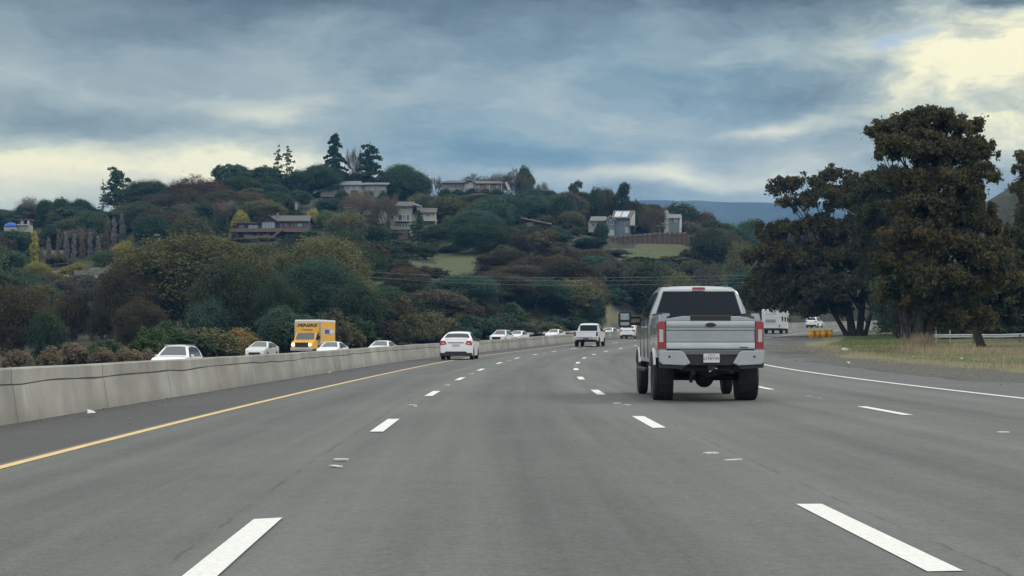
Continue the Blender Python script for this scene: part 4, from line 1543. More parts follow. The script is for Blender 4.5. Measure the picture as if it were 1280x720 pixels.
# dark wood closing the view behind the right verge
rngB = np.random.RandomState(9)
for i in range(16):
    px = 1128 + i * 17 + rngB.uniform(-5, 5)
    yy = rngB.uniform(188, 240)
    s_, t_ = st_of(np.array([(px - 640) / FPX * yy]), np.array([yy]))
    if t_[0] < 24: yy = 180
    T('oak', px, rngB.uniform(322, 352), rngB.uniform(80, 105), yy, ['dark', 'teal'][i % 2], ('dark green' if i % 2 == 0 else 'dark blue-green') + ' tree in the solid wood behind the right guardrail', group=('dark green' if i % 2 == 0 else 'dark blue-green') + ' trees behind the right guardrail')
for i in range(14):
    px = 1165 + i * 16 + rngB.uniform(-5, 5)
    yy = rngB.uniform(170, 182)
    T('bush', px, rngB.uniform(388, 400), rngB.uniform(44, 60), yy, ['dark', 'teal', 'olive'][i % 3], ['dark green', 'blue-green', 'olive'][i % 3] + ' shrub just behind the right guardrail', group=['dark green', 'blue-green', 'olive'][i % 3] + ' shrubs behind the right guardrail')

# ------------------------------------------------------------------ verge grass (uncountable)


def blades(name, n, region_fn, h, wd, leaf, seed, lean=.35):
    rng = np.random.RandomState(seed)
    pts = region_fn(rng, n)
    x, y = pts[:, 0], pts[:, 1]
    z = ground_z(x, y)
    n = len(x)
    hh = h[0] + (h[1] - h[0]) * rng.rand(n) ** 1.5
    a = rng.uniform(0, 6.28, n)
    ln = rng.randn(n, 2) * lean * hh[:, None]
    ux, uy = np.cos(a) * wd, np.sin(a) * wd
    base = np.stack([x, y, z - .02], 1)
    side = np.stack([ux, uy, np.zeros(n)], 1)
    top = base + np.stack([ln[:, 0], ln[:, 1], hh], 1)
    v = np.stack([base - side, base + side, top + side * .3, top - side * .3], 1).reshape(-1, 3)
    q = np.arange(n * 4).reshape(n, 4)
    me = fast_mesh(name, v, q, rng.rand(n))
    me.materials.append(LM[leaf])
    o = bpy.data.objects.new(name, me)
    C.objects.link(o)
    tag(o, kind='stuff')
    return o


def reg_verge(t0, t1, s0, s1, clump=.6, sc=4.0, pxmin=None, pxmax=None, thr=0.0):
    def f(rng, n):
        s = rng.uniform(s0, s1, n * 3); t = t0 + (t1 - t0) * rng.rand(n * 3)
        x, y, _z = road(s, t)
        m = vnoise(x, y, sc, 31) + .6 * vnoise(x, y, sc * .3, 32) > thr + (rng.rand(n * 3) - .5) * clump
        px = 640 + FPX * x / y
        if pxmin: m &= px > pxmin
        if pxmax: m &= px < pxmax
        return np.stack([x, y], 1)[m][:n]
    return f


blades('dry_grass', 14000, reg_verge(15.4, 34, 55, 150, thr=.25, clump=.3, sc=2.2), (.05, .26), .012, 'straw', 1)
blades('dry_grass', 6000, reg_verge(19, 60, 95, 175, thr=.1), (.04, .14), .022, 'straw', 2)
blades('green_grass', 60000, reg_verge(19, 55, 110, 200, thr=-.5, pxmin=960, pxmax=1190), (.03, .09), .03, 'turf', 3)
blades('green_grass', 26000, reg_verge(18, 60, 70, 170, thr=-.1), (.03, .09), .022, 'turf', 4)


def reg_tuft(px, y, r, k):
    x0 = (px - 640) / FPX * y

    def f(rng, n):
        return np.stack([x0 + rng.randn(n) * r, y + rng.randn(n) * r], 1)
    return f


for i, (px, y, r, h, n) in enumerate(((1152, 117, .55, 1.3, 900), (1140, 116, .4, 1.0, 400), (1172, 112, 1.0, .6, 500), (1135, 113, .4, .6, 300), (1192, 108, 1.3, .55, 600), (1215, 106, 1.2, .5, 400), (1240, 100, 1.0, .5, 400), (1105, 118, .7, .5, 250), (1268, 98, 1.2, .5, 500))):
    o = blades('tall_dry_grass', n, reg_tuft(px, y, r, 0), (h * .3, h), .014, 'straw', 40 + i, .25)
# gravel, clods and litter-sized stones along the asphalt edge


def build_gravel():
    rng = np.random.RandomState(6)
    n = 2600
    s = rng.uniform(32, 150, n); t = 12.2 + 4.2 * rng.rand(n) ** 1.1
    s2 = rng.uniform(12, 130, 1500); t2 = -7.55 + 1.7 * rng.rand(1500) ** 2.2
    s = np.concatenate([s, s2]); t = np.concatenate([t, t2])
    x, y, zr = road(s, t)
    z = np.where(t > 0, np.maximum(ground_z(x, y), zr), zr)
    r = .008 + .035 * rng.rand(len(x)) ** 5
    r[2600:] *= .6
    off = np.array([(1, 0, 0), (0, 1, 0), (-1, 0, 0), (0, -1, 0), (0, 0, .8), (0, 0, -.5)], float)
    v = (np.stack([x, y, z + r * .3], 1)[:, None, :] + off[None] * (r[:, None, None] * rng.uniform(.6, 1.4, (len(x), 6, 1)))).reshape(-1, 3)
    f = np.array([(0, 1, 4), (1, 2, 4), (2, 3, 4), (3, 0, 4), (1, 0, 5), (2, 1, 5), (3, 2, 5), (0, 3, 5)])
    q = (np.arange(len(x))[:, None, None] * 6 + f[None]).reshape(-1, 3)
    me = fast_mesh('gravel', v, q, np.repeat(rng.rand(len(x)), 8))
    me.materials.append(leafmat('loose_stone', (.20, .195, .18), (.40, .39, .36), .05))
    o = bpy.data.objects.new('gravel', me); C.objects.link(o)
    tag(o, kind='stuff')


build_gravel()

# ------------------------------------------------------------------ damp air
hb = MB().box(-4950, 4950, -4950, 4950, -8, 275).build('haze', None, recalc=False)
hm = bpy.data.materials.new('damp_air')
hm.use_nodes = True
hm.node_tree.nodes.clear()
pv = N(hm.node_tree, 'ShaderNodeVolumePrincipled')
pv.inputs['Color'].default_value = (.16, .48, 1.0, 1)
pv.inputs['Density'].default_value = .00013
pv.inputs['Anisotropy'].default_value = .0
ho = N(hm.node_tree, 'ShaderNodeOutputMaterial')
hm.node_tree.links.new(pv.outputs[0], ho.inputs['Volume'])
hb.data.materials.clear(); hb.data.materials.append(hm)
tag(hb, kind='stuff')
# ------------------------------------------------------------------ vehicles
M_tyre = mat('black_tyre_rubber', (.018, .018, .019), .85, bump=.3, bscale=60)
M_rim = mat('grey_alloy_rim', (.35, .36, .37), .35, .8)
M_rimd = mat('dark_wheel', (.05, .05, .055), .4, .6)
M_black = mat('black_trim_plastic', (.018, .019, .021), .6)
M_under = mat('dark_underbody_metal', (.022, .022, .023), .75, .3, var=.4, vscale=8)
M_glass = mat('tinted_window_glass', (.008, .013, .018), .05, 0, spec=.32)
M_glassl = mat('windscreen_glass', (.06, .075, .08), .05, 0, spec=.9)
M_white_p = mat('white_car_paint', (.74, .75, .74), .35, coat=.7, var=.05, vscale=2)
M_silver = mat('silver_car_paint', (.60, .61, .60), .38, .45, coat=.6, var=.06, vscale=2)
M_pickup = mat('silver_pickup_paint', (.37, .40, .41), .30, .65, coat=.7, var=.07, vscale=2.5)
M_chrome = mat('satin_chrome', (.42, .44, .445), .38, .6, var=.06, vscale=5)
M_red = mat('red_lamp_lens', (.27, .010, .014), .18, coat=.8)
M_redb = mat('red_tail_lamp_lens', (.45, .05, .05), .25, coat=.6)
M_clear = mat('clear_lamp_lens', (.42, .43, .43), .2, coat=.8)
M_head = mat('lit_headlamp', (.9, .88, .8), .2, emit=(1.0, .93, .78), es=2.2)
M_headoff = mat('unlit_headlamp_glass', (.55, .57, .58), .15, coat=.6)
M_mglass = mat('tow_mirror_glass', (.30, .34, .35), .1, .6)
M_plate = mat('licence_plate_white', (.66, .67, .64), .5)
M_ink = mat('dark_blue_plate_ink', (.03, .04, .12), .6)
M_yel = mat('rental_yellow_paint', (.80, .44, .045), .4, coat=.4, var=.06, vscale=2)


def text_mesh(name, s, size, ext, material, parent, M, bold=0.0, shear=0.0, align='CENTER'):
    cu = bpy.data.curves.new(name, 'FONT')
    cu.body = s; cu.size = size; cu.extrude = ext; cu.align_x = align; cu.align_y = 'CENTER'
    cu.offset = bold; cu.shear = shear; cu.resolution_u = 2
    tmp = bpy.data.objects.new('tmp', cu)
    C.objects.link(tmp)
    dg = bpy.context.evaluated_depsgraph_get()
    me = bpy.data.meshes.new_from_object(tmp.evaluated_get(dg))
    bpy.data.objects.remove(tmp)
    me.transform(M)
    me.materials.clear(); me.materials.append(material)
    o = bpy.data.objects.new(name, me)
    C.objects.link(o)
    o.parent = parent
    ALLCH.setdefault(parent.name, []).append(o)
    return o


REARF = Matrix(((1, 0, 0, 0), (0, 0, 1, 0), (0, 1, 0, 0), (0, 0, 0, 1)))   # text plane XY -> XZ, readable from -Y


def rear_text(x, y, z):
    # letters lie in X (right) / Z (up), facing -Y
    return Matrix.Translation((x, y, z)) @ Matrix.Rotation(R(90), 4, 'X')


def wheel(parent, x, y, r, w, rim=None, name='wheel'):
    """tyre with a child rim; x is the outer side plane's sign * half track"""
    sgn = 1 if x > 0 else -1
    prof = []
    for (rr_, h) in ((.60, -.42), (.66, -.5), (.90, -.5), (.97, -.42), (1.0, -.30), (1.0, .30), (.97, .42), (.90, .5), (.66, .5), (.60, .42)):
        prof.append((r * rr_, h * w))
    b = MB().lathe(prof, 28, 'x', (0, 0, 0))
    # tread grooves: shallow ribs
    for h in (-.22, 0, .22):
        b.lathe([(r * .985, (h - .03) * w), (r * 1.012, (h - .025) * w), (r * 1.012, (h + .10) * w), (r * .985, (h + .105) * w)], 28, 'x')
    t = b.build(name, M_tyre, parent, smooth=40)
    t.location = (x, y, r)
    q = MB()
    q.lathe([(r * .62, -.30 * w * sgn), (r * .62, .40 * w * sgn), (r * .56, .43 * w * sgn), (r * .54, .30 * w * sgn), (r * .15, .28 * w * sgn), (r * .13, .36 * w * sgn), (r * .05, .37 * w * sgn)], 20, 'x')
    for k in range(6):
        a = k * math.pi / 3
        M = Matrix.Rotation(a, 4, 'X')
        q.box(*( (.27 * w, .40 * w) if sgn > 0 else (-.40 * w, -.27 * w)), -.045, .045, .12 * r, .58 * r, M=M)
    q.build('rim', rim or M_rim, t, smooth=40)
    return t


class Body:
    """a car shell as a loft: side view top line zt(y), bottom line zb(y) with wheel arches, plan and tumblehome from hw(y,z)"""

    def __init__(s, L, W_, top, z0, arches, belt, roofw, nose=.10, tail=.08, crown=.03, archr=.36, sideb=.03):
        s.L, s.W, s.belt, s.roofw = L, W_, belt, roofw
        s.top = top; s.z0 = z0; s.arches = arches; s.nose, s.tail, s.crown, s.ar, s.sb = nose, tail, crown, archr, sideb
        s.y0, s.y1 = top[0][0], top[-1][0]
        s.zmax = max(p[1] for p in top)

    def zt(s, y): return float(np.interp(y, [p[0] for p in s.top], [p[1] for p in s.top]))

    def zb(s, y):
        z = s.z0
        for (ya, zc) in s.arches:
            d = abs(y - ya)
            if d < s.ar: z = max(z, zc + math.sqrt(s.ar ** 2 - d * d))
        return z

    def hw(s, y, z):
        h = s.W / 2
        e0 = (y - s.y0) / .45
        e1 = (s.y1 - y) / .6
        if e0 < 1: h -= s.tail * (1 - max(e0, 0)) ** 2
        if e1 < 1: h -= s.nose * (1 - max(e1, 0)) ** 2
        if z > s.belt:
            f = (z - s.belt) / max(.01, s.zmax - s.belt)
            h -= (s.W / 2 - s.roofw) * (f ** 1.25) + .02
        else:
            f = (s.belt - z) / max(.01, s.belt - s.z0)
            h -= s.sb * (f - .35) ** 2 * 2
            if f < .12: h -= .02 * (1 - f / .12)
        return h

    def build(s, name, material, parent, dy=.06):
        ys = sorted(set([round(v, 4) for v in list(np.arange(s.y0, s.y1, dy)) + [p[0] for p in s.top] + [ya + sg * s.ar * q for (ya, zc) in s.arches for sg in (-1, 1) for q in (.999, .97, .85)] if s.y0 <= v <= s.y1]))
        secs = []
        for y in ys:
            zb, zt = s.zb(y), s.zt(y)
            zt = max(zt, zb + .02)
            zm = min(zt, s.belt)
            zs = [zb + (zm - zb) * f for f in (0, .12, .35, .65, .88, 1)] if zm > zb else [zb] * 6
            zs += [zm + (zt - zm) * f for f in (.08, .4, .75, .95)]
            left = [(-s.hw(y, z), y, z) for z in zs]
            h = s.hw(y, zt)
            cr = s.crown * min(1, (y - s.y0) / .3 + .1, (s.y1 - y) / .3 + .1)
            top = [(-h * f, y, zt + cr * (1 - f * f)) for f in (.96, .75, .4)] + [(0, y, zt + cr)] + [(h * f, y, zt + cr * (1 - f * f)) for f in (.4, .75, .96)]
            right = [(s.hw(y, z), y, z) for z in reversed(zs)]
            secs.append(left + top + right)
        n = len(secs[0])
        vs = [p for q in secs for p in q]
        fs = []
        for i in range(len(secs) - 1):
            for k in range(n):
                j = (k + 1) % n
                fs.append((i * n + k, i * n + j, (i + 1) * n + j, (i + 1) * n + k))
        fs.append(tuple(range(n - 1, -1, -1)))
        fs.append(tuple((len(secs) - 1) * n + k for k in range(n)))
        return MB().add(vs, fs).build(name, material, parent, smooth=38, weld=True)

    def top_patch(s, name, material, parent, ya, yb, fx, off=.008, fx2=None, n=8):
        """glass laid on the top surface between stations ya, yb (half width fraction fx at ya, fx2 at yb)"""
        fx2 = fx2 or fx
        vs, fs = [], []
        for i in range(n + 1):
            y = ya + (yb - ya) * i / n
            f_ = fx + (fx2 - fx) * i / n
            zt = s.zt(y); h = s.hw(y, zt)
            sl = (s.zt(y + .02) - s.zt(y - .02)) / .04
            ln = math.sqrt(1 + sl * sl)
            cr = s.crown
            for k in range(9):
                f = -1 + 2 * k / 8
                x = f * f_ * h
                vs.append((x, y - sl / ln * off, zt + cr * (1 - (f * f_) ** 2) + off / ln))
        for i in range(n):
            for k in range(8):
                a = i * 9 + k
                fs.append((a, a + 1, a + 10, a + 9))
        return MB().add(vs, fs).build(name, material, parent, smooth=50, recalc=False)

    def side_patch(s, name, material, parent, sgn, ya, yb, lo=.03, hi=.07, off=.006, n=10):
        vs, fs = [], []
        for i in range(n + 1):
            y = ya + (yb - ya) * i / n
            z0, z1 = s.belt + lo, max(s.belt + lo + .01, s.zt(y) - hi)
            for k in range(4):
                z = z0 + (z1 - z0) * k / 3
                vs.append((sgn * (s.hw(y, z) + off), y, z))
        for i in range(n):
            for k in range(3):
                a = i * 4 + k
                fs.append((a, a + 1, a + 5, a + 4))
        return MB().add(vs, fs).build(name, material, parent, smooth=50, recalc=False)


def place(o, s, t, flip=False, oppside=False, dz=0.0, yaw=0.0):
    if oppside:
        x, y, z = opp(s, t)
    else:
        x, y, z = (float(q) for q in road(s, t))
    o.location = (x, y, z + dz)
    o.rotation_euler = (0, 0, heading(s) + (math.pi if flip else 0) + yaw)
    return o


def s_at(px, y, off=0):
    x = (px - 640) / FPX * y
    s, t = st_of(np.array([x]), np.array([y]))
    return float(s[0]), float(t[0])


def mirror(parent, x, y, z, m, sg, w=.17):
    b = MB().box(min(x, x + sg * w), max(x, x + sg * w), y - .05, y + .06, z, z + .14, b=.025)
    b.tube([(x, y, z + .03), (x - sg * .14, y + .02, z + .0)], .02, 6)
    o = b.build('side_mirror', m, parent, smooth=40)
    MB().box(min(x, x + sg * w) + .02, max(x, x + sg * w) - .02, y - .056, y - .051, z + .02, z + .12).build('mirror_glass', M_glassl, o)
    return o


def car(name, label, cat, kind, paint, rear_seen=True, group=None, lit=False, plate=None):
    """compact saloon, hatchback SUV or pickup"""
    o = thing(name, label, cat, group=group)
    if kind == 'sedan':
        L, W_, wr = 4.5, 1.76, .32
        top = [(-2.25, .62), (-2.22, .86), (-2.16, 1.03), (-2.05, 1.07), (-1.62, 1.12), (-1.15, 1.36), (-.75, 1.46), (-.1, 1.49), (.35, 1.45), (1.15, 1.02), (1.8, .90), (2.12, .78), (2.25, .60), (2.26, .48)]
        B = Body(L, W_, top, .22, [(-1.30, wr), (1.33, wr)], .98, .56, archr=.365)
        rw, ww, sg = (-1.57, -1.14), (.40, 1.10), (-1.35, .95)
    elif kind == 'suv':
        L, W_, wr = 4.65, 1.88, .36
        top = [(-2.30, .75), (-2.28, 1.05), (-2.12, 1.18), (-1.80, 1.56), (-1.55, 1.66), (-.6, 1.72), (.25, 1.66), (1.02, 1.12), (1.7, 1.04), (2.18, .90), (2.32, .70), (2.33, .5)]
        B = Body(L, W_, top, .26, [(-1.38, wr), (1.42, wr)], 1.06, .60, archr=.41)
        rw, ww, sg = (-2.10, -1.82), (.30, .98), (-1.75, .85)
    elif kind == 'pickup':
        L, W_, wr = 5.8, 2.0, .40
        top = [(-.95, 1.02), (-.94, 1.80), (-.85, 1.88), (-.4, 1.92), (.55, 1.90), (.9, 1.84), (1.55, 1.28), (1.7, 1.24), (2.65, 1.16), (2.88, 1.0), (2.9, .6)]
        B = Body(L, W_, top, .42, [(2.0, wr)], 1.25, .70, archr=.46, tail=.0)
        rw, ww, sg = None, (.95, 1.52), (-.7, 1.3)
    body = B.build('body', paint, o)
    yr, yf = (-1.30, 1.33) if kind == 'sedan' else (-1.38, 1.42) if kind == 'suv' else (-1.85, 2.0)
    for sgx in (-1, 1):
        wheel(o, sgx * (W_ / 2 - .11), yr, wr, .21 if kind != 'pickup' else .27)
        wheel(o, sgx * (W_ / 2 - .11), yf, wr, .21 if kind != 'pickup' else .27)
        B.side_patch('side_window', M_glass, o, sgx, *sg)
        mirror(o, sgx * (W_ / 2 - .02), B.zt(0) * 0 + (.62 if kind == 'sedan' else .62 if kind == 'suv' else 1.15), B.belt + .0, M_black if kind != 'suv' else paint, sgx)
    B.top_patch('windscreen', M_glassl if not rear_seen else M_glass, o, ww[0], ww[1], .80, fx2=.84)
    # dark underside so that the road shows only through the wheels
    MB().box(-W_ / 2 + .13, W_ / 2 - .13, yr - .5, yf + .4, .20 if kind != 'pickup' else .40, .40 if kind != 'pickup' else .60).build('underbody', M_under, o)
    y0 = B.y0
    if rw: B.top_patch('rear_window', M_glass, o, rw[0], rw[1], .86, fx2=.86)
    if kind == 'sedan':
        for sgx in (-1, 1):
            poly = [(.50, .80), (.83, .74), (.86, .86), (.80, 1.00), (.60, 1.01), (.52, .92)]
            b = MB().prism([(sgx * p[0], p[1]) for p in poly], 'y', -2.235, -2.02)
            l = b.build('tail_lamp', M_redb, o, bevel=.012)
            MB().prism([(sgx * p[0], p[1]) for p in ((.60, .83), (.72, .82), (.74, .89), (.62, .91))], 'y', -2.245, -2.236).build('reversing_lens', M_clear, l)
            MB().box(min(sgx * .55, sgx * .82), max(sgx * .55, sgx * .82), 2.0, 2.20, .64, .76, b=.02).build('headlight', M_head if lit else M_headoff, o)
        MB().prism([(-.86, .20), (.86, .20), (.85, .36), (.62, .36), (.52, .44), (-.52, .44), (-.62, .36), (-.85, .36)], 'y', -2.262, -2.0).build('rear_bumper', M_black, o, bevel=.01)
        MB().box(-.42, .42, -2.245, -2.20, .885, .92).build('boot_trim', M_black, o)
        MB().box(-.60, .60, -2.10, -1.98, 1.075, 1.105, b=.01).build('boot_lip', paint, o)
        MB().box(-.5, .5, 2.2, 2.275, .38, .60).build('grille', M_black, o)
    elif kind == 'suv':
        for sgx in (-1, 1):
            a = sorted((sgx * .58, sgx * .90))
            MB().box(*a, -2.31, -2.05, .92, 1.10, b=.02).build('tail_lamp', M_redb, o)
            a = sorted((sgx * .56, sgx * .88))
            MB().box(*a, 2.02, 2.27, .78, .90, b=.02).build('headlight', M_head if lit else M_headoff, o)
            MB().box(*sorted((sgx * .60, sgx * .64)), -1.5, .4, 1.70, 1.745).build('roof_rail', M_chrome, o)
        MB().box(-.55, .55, 2.25, 2.345, .52, .86, b=.02).build('grille', M_black, o)
        MB().box(-.88, .88, -2.33, -2.1, .26, .48, b=.02).build('rear_bumper', M_black, o)
    if kind != 'pickup':
        p = MB().box(-.16, .16, -2.262 if kind == 'sedan' else -2.325, -2.2, .70, .83).build('licence_plate', M_plate, o)
        if plate: text_mesh('plate_lettering', plate, .10, .001, M_ink, p, rear_text(0, -2.264 if kind == 'sedan' else -2.327, .76))
    if kind == 'pickup':
        # cargo bed
        for sgx in (-1, 1):
            SB = []
            ys = list(np.linspace(-2.88, -.97, 40))
            for y in ys:
                d = abs(y + 1.85)
                zb = .48 if d >= .46 else max(.48, .40 + math.sqrt(.46 ** 2 - d * d))
                SB.append([(sgx * (.97 - .0), y, zb), (sgx * 1.0, y, max(zb + .01, .95)), (sgx * .985, y, 1.18), (sgx * .95, y, 1.30), (sgx * .86, y, 1.30), (sgx * .86, y, zb)])
            vs = [p for q in SB for p in q]
            fs = [(i * 6 + k, i * 6 + (k + 1) % 6, (i + 1) * 6 + (k + 1) % 6, (i + 1) * 6 + k) for i in range(len(SB) - 1) for k in range(6)]
            fs += [tuple(range(6)), tuple((len(SB) - 1) * 6 + k for k in range(6))]
            MB().add(vs, fs).build('bed_side', paint, o, smooth=40)
            a = sorted((sgx * .84, sgx * .985))
            t_ = MB().box(*a, -2.90, -2.80, .86, 1.20, b=.012).build('tail_lamp', M_black, o)
            a = sorted((sgx * .87, sgx * .97))
            MB().box(*a, -2.912, -2.898, .98, 1.10).build('lamp_lens', M_red, t_)
            MB().box(*sorted((sgx * .56, sgx * .97)), -3.02, -2.86, .56, .76, b=.02).build('bumper_end', M_chrome, o)
            MB().box(*sorted((sgx * .62, sgx * .92)), 2.6, 2.9, .95, 1.1, b=.02).build('headlight', M_headoff, o)
        MB().box(-.86, .86, -2.5, -.98, .72, .76).build('bed_floor', M_black, o)
        b = MB().box(-.84, .84, -2.89, -2.80, .80, 1.28, b=.015)
        tg = b.build('tailgate', paint, o)
        MB().box(-.70, .70, -2.897, -2.893, 1.13, 1.16).build('tailgate_crease', M_silver, tg)
        MB().box(-.55, .55, -3.0, -2.86, .58, .72, b=.02).build('bumper_centre', M_chrome, o)
        MB().box(-.25, .25, -3.01, -2.99, .60, .70).build('licence_plate', M_black, o)
        for sgx in (-1, 1):
            MB().box(sgx * .42 - .09, sgx * .42 + .09, -3.03, -2.9, .50, .60).build('tow_bracket', M_black, o)
        MB().box(-.72, .72, -.966, -.955, 1.28, 1.77).build('rear_window', M_glass, o)
        b = MB().prism([(-.74, 1.285), (.74, 1.285), (.60, 1.78), (-.60, 1.78)], 'y', -.975, -.968)
        b.build('rear_window', M_glass, o)
        MB().box(-.6, .6, -2.6, 2.4, .38, .55).build('chassis', M_under, o)
    return o


# --- the silver pickup ahead on the right ------------------------------------------------


def hero_pickup():
    o = thing('pickup_truck', 'silver full-size pickup with red tail lamps, nearest vehicle, in the lane to the right', 'pickup truck')
    top = [(1.00, 1.50), (1.01, 2.02), (1.06, 2.10), (1.35, 2.155), (2.3, 2.17), (2.75, 2.12), (3.05, 1.98), (3.65, 1.58), (3.8, 1.53), (4.85, 1.44), (5.05, 1.30), (5.08, .8)]
    B = Body(6.4, 2.02, top, .70, [(4.06, .43)], 1.53, .74, archr=.52, nose=.10, tail=0, crown=.025, sideb=.02)
    B.y0 = 1.0
    B.build('cab', M_pickup, o)
    # rear window in its black seal, with a darker sliding centre
    MB().prism([(-.885, 1.55), (.885, 1.55), (.715, 2.065), (-.715, 2.065)], 'y', .985, .997).build('window_seal', M_black, o)
    rwn = MB().prism([(-.865, 1.565), (.865, 1.565), (.70, 2.05), (-.70, 2.05)], 'y', .976, .984).build('rear_window', M_glass, o)
    MB().box(-.30, -.292, .970, .975, 1.57, 2.05).build('sliding_pane_edge', M_black, rwn)
    MB().box(.292, .30, .970, .975, 1.57, 2.05).build('sliding_pane_edge', M_black, rwn)
    MB().box(-.13, .13, .955, 1.02, 2.095, 2.145, b=.012).build('third_brake_lamp', M_red, o)
    for sg in (-1, 1):
        MB().lathe([(.07, 0), (.065, .03), (.04, .045), (.01, .05)], 14, 'z', (sg * .58, 1.45, 2.155)).build('roof_marker_lamp', M_black, o, smooth=50)
        B.side_patch('side_window', M_glass, o, sg, 1.35, 2.25, lo=.04, hi=.10)
        B.side_patch('side_window', M_glass, o, sg, 2.33, 3.35, lo=.04, hi=.10)
        # door seams and handles
        for yy in (1.28, 2.30, 3.35):
            MB().box(*sorted((sg * 1.000, sg * 1.013)), yy - .006, yy + .006, .78, 1.50).build('door_seam', M_black, o)
        for yy in (1.5, 2.5):
            MB().box(*sorted((sg * 1.0, sg * 1.035)), yy, yy + .20, 1.36, 1.40, b=.008).build('door_handle', M_chrome, o)
        MB().box(*sorted((sg * .985, sg * 1.02)), 1.15, 3.5, 1.545, 1.565).build('window_sill_trim', M_black, o)
    B.top_patch('windscreen', M_glass, o, 3.08, 3.62, .84)
    # bed sides with wheel arch and flared lip
    for sg in (-1, 1):
        secs = []
        for y in sorted(list(np.linspace(-1.15, .96, 46)) + [-.499, .499, -.48, .48]):
            d = abs(y)
            zb = .80 if d >= .50 else max(.80, .43 + math.sqrt(.50 ** 2 - d * d) + .0)
            taper = .03 * max(0, (-.85 - y) / .3) ** 2
            prof = [(.95, zb), (.985, zb + .002), (.995, max(zb + .01, .98)), (1.0, max(zb + .02, 1.18)), (.995, 1.38), (.975, 1.50), (.955, 1.585), (.93, 1.605), (.80, 1.605), (.80, 1.56), (.86, 1.55), (.86, zb)]
            secs.append([(sg * (p[0] - taper), y, p[1]) for p in prof])
        n = 12
        vs = [p for q in secs for p in q]
        fs = [(i * n + k, i * n + (k + 1) % n, (i + 1) * n + (k + 1) % n, (i + 1) * n + k) for i in range(len(secs) - 1) for k in range(n)]
        fs += [tuple(range(n)), tuple((len(secs) - 1) * n + k for k in range(n))]
        MB().add(vs, fs).build('bed_side', M_pickup, o, smooth=40)
        MB().box(*sorted((sg * .79, sg * .95)), -1.12, .96, 1.600, 1.622, b=.008).build('bed_rail_cap', M_black, o)
        # fender flare: an arched lip
        for (yc, r0) in ((0.0, .505), (4.06, .525)):
            pts_o, vs, fs = [], [], []
            N_ = 18
            for i in range(N_ + 1):
                a = math.pi * (.14 + .72 * i / N_)
                for (rr_, xx) in ((r0 - .01, .98), (r0 - .01, 1.028), (r0 + .02, 1.034), (r0 + .045, 1.02), (r0 + .055, .985)):
                    vs.append((sg * xx, yc + math.cos(a) * rr_, .43 + math.sin(a) * rr_))
            for i in range(N_):
                for k in range(4):
                    fs.append((i * 5 + k, i * 5 + k + 1, (i + 1) * 5 + k + 1, (i + 1) * 5 + k))
            MB().add(vs, fs).build('fender_flare', M_pickup, o, smooth=60)
        # wheel housing liner
        MB().lathe([(.50, .0), (.50, .28), (.2, .30)], 20, 'x', (.62 if sg > 0 else -.92, 0, .46)).build('wheel_liner', M_under, o)
        # tail lamps: red housing with a pale lens low on the outer side
        a = sorted((sg * .845, sg * 1.005))
        tl = MB().box(*a, -1.185, -1.02, .96, 1.47, b=.018).build('tail_lamp', M_red, o)
        MB().box(*sorted((sg * .895, sg * .972)), -1.198, -1.184, 1.085, 1.315, b=.006).build('reversing_lens', M_clear, tl)
        MB().box(*sorted((sg * .838, sg * .845)), -1.17, -1.05, .95, 1.48).build('lamp_gap', M_black, tl)
        wheel(o, sg * .915, 0, .43, .205, M_rimd)
        wheel(o, sg * .915, 4.06, .43, .205, M_rimd)
        # bumper wing
        poly = [(sg * .99, .93), (sg * .985, .73), (sg * .93, .68), (sg * .50, .66), (sg * .40, .70), (sg * .52, .90), (sg * .60, .93)]
        bw = MB().prism(poly, 'y', -1.38, -1.21).build('bumper_wing', M_chrome, o, bevel=.012)
        MB().lathe([(.022, -1.386), (.022, -1.38)], 12, 'y', (sg * .80, 0, .82)).build('parking_sensor', M_black, bw)
        MB().prism([(sg * .985, .70), (sg * .97, .62), (sg * .55, .60), (sg * .48, .655)], 'y', -1.34, -1.16).build('bumper_skirt', M_black, o)
        # mudguard-side brackets, dampers and exhaust below
        MB().tube([(sg * .62, -.15, .82), (sg * .68, .1, .42)], [.035, .035], 8).build('rear_damper', M_under, o)
        MB().box(*sorted((sg * .53, sg * .60)), -.75, .8, .56, .62).build('leaf_spring', M_under, o)
        MB().box(*sorted((sg * .99, sg * 1.09)), 1.2, 3.45, .52, .585, b=.02).build('running_board', M_black, o)
        # tow mirrors on twin arms
        y = 3.38
        h = MB()
        h.prism([(sg * 1.20, 1.39), (sg * 1.45, 1.39), (sg * 1.475, 1.43), (sg * 1.475, 1.66), (sg * 1.43, 1.72), (sg * 1.26, 1.73), (sg * 1.20, 1.69)], 'y', y - .04, y + .10)
        mo = h.build('tow_mirror', M_black, o, bevel=.015)
        MB().box(*sorted((sg * 1.25, sg * 1.435)), y - .047, y - .041, 1.54, 1.675).build('mirror_glass', M_mglass, mo)
        MB().box(*sorted((sg * 1.25, sg * 1.435)), y - .047, y - .041, 1.425, 1.495).build('mirror_glass', M_mglass, mo)
        MB().tube([(sg * 1.22, y + .02, 1.60), (sg * .93, y + .08, 1.60)], .034, 8).tube([(sg * 1.22, y + .02, 1.46), (sg * .98, y + .08, 1.47)], .034, 8).build('mirror_arm', M_black, mo)
        MB().box(*sorted((sg * .95, sg * 1.01)), y - .02, y + .2, 1.42, 1.60, b=.015).build('mirror_foot', M_black, mo)
    # tailgate: face panel with a lip, a recessed lettered band and lower crease
    prof = [(-1.16, .955), (-1.175, .965), (-1.175, 1.06), (-1.168, 1.075), (-1.172, 1.09), (-1.172, 1.10), (-1.150, 1.108), (-1.150, 1.292), (-1.172, 1.30), (-1.178, 1.315), (-1.174, 1.328), (-1.178, 1.345), (-1.180, 1.43), (-1.170, 1.47), (-1.11, 1.50), (-1.09, 1.50), (-1.09, .955)]
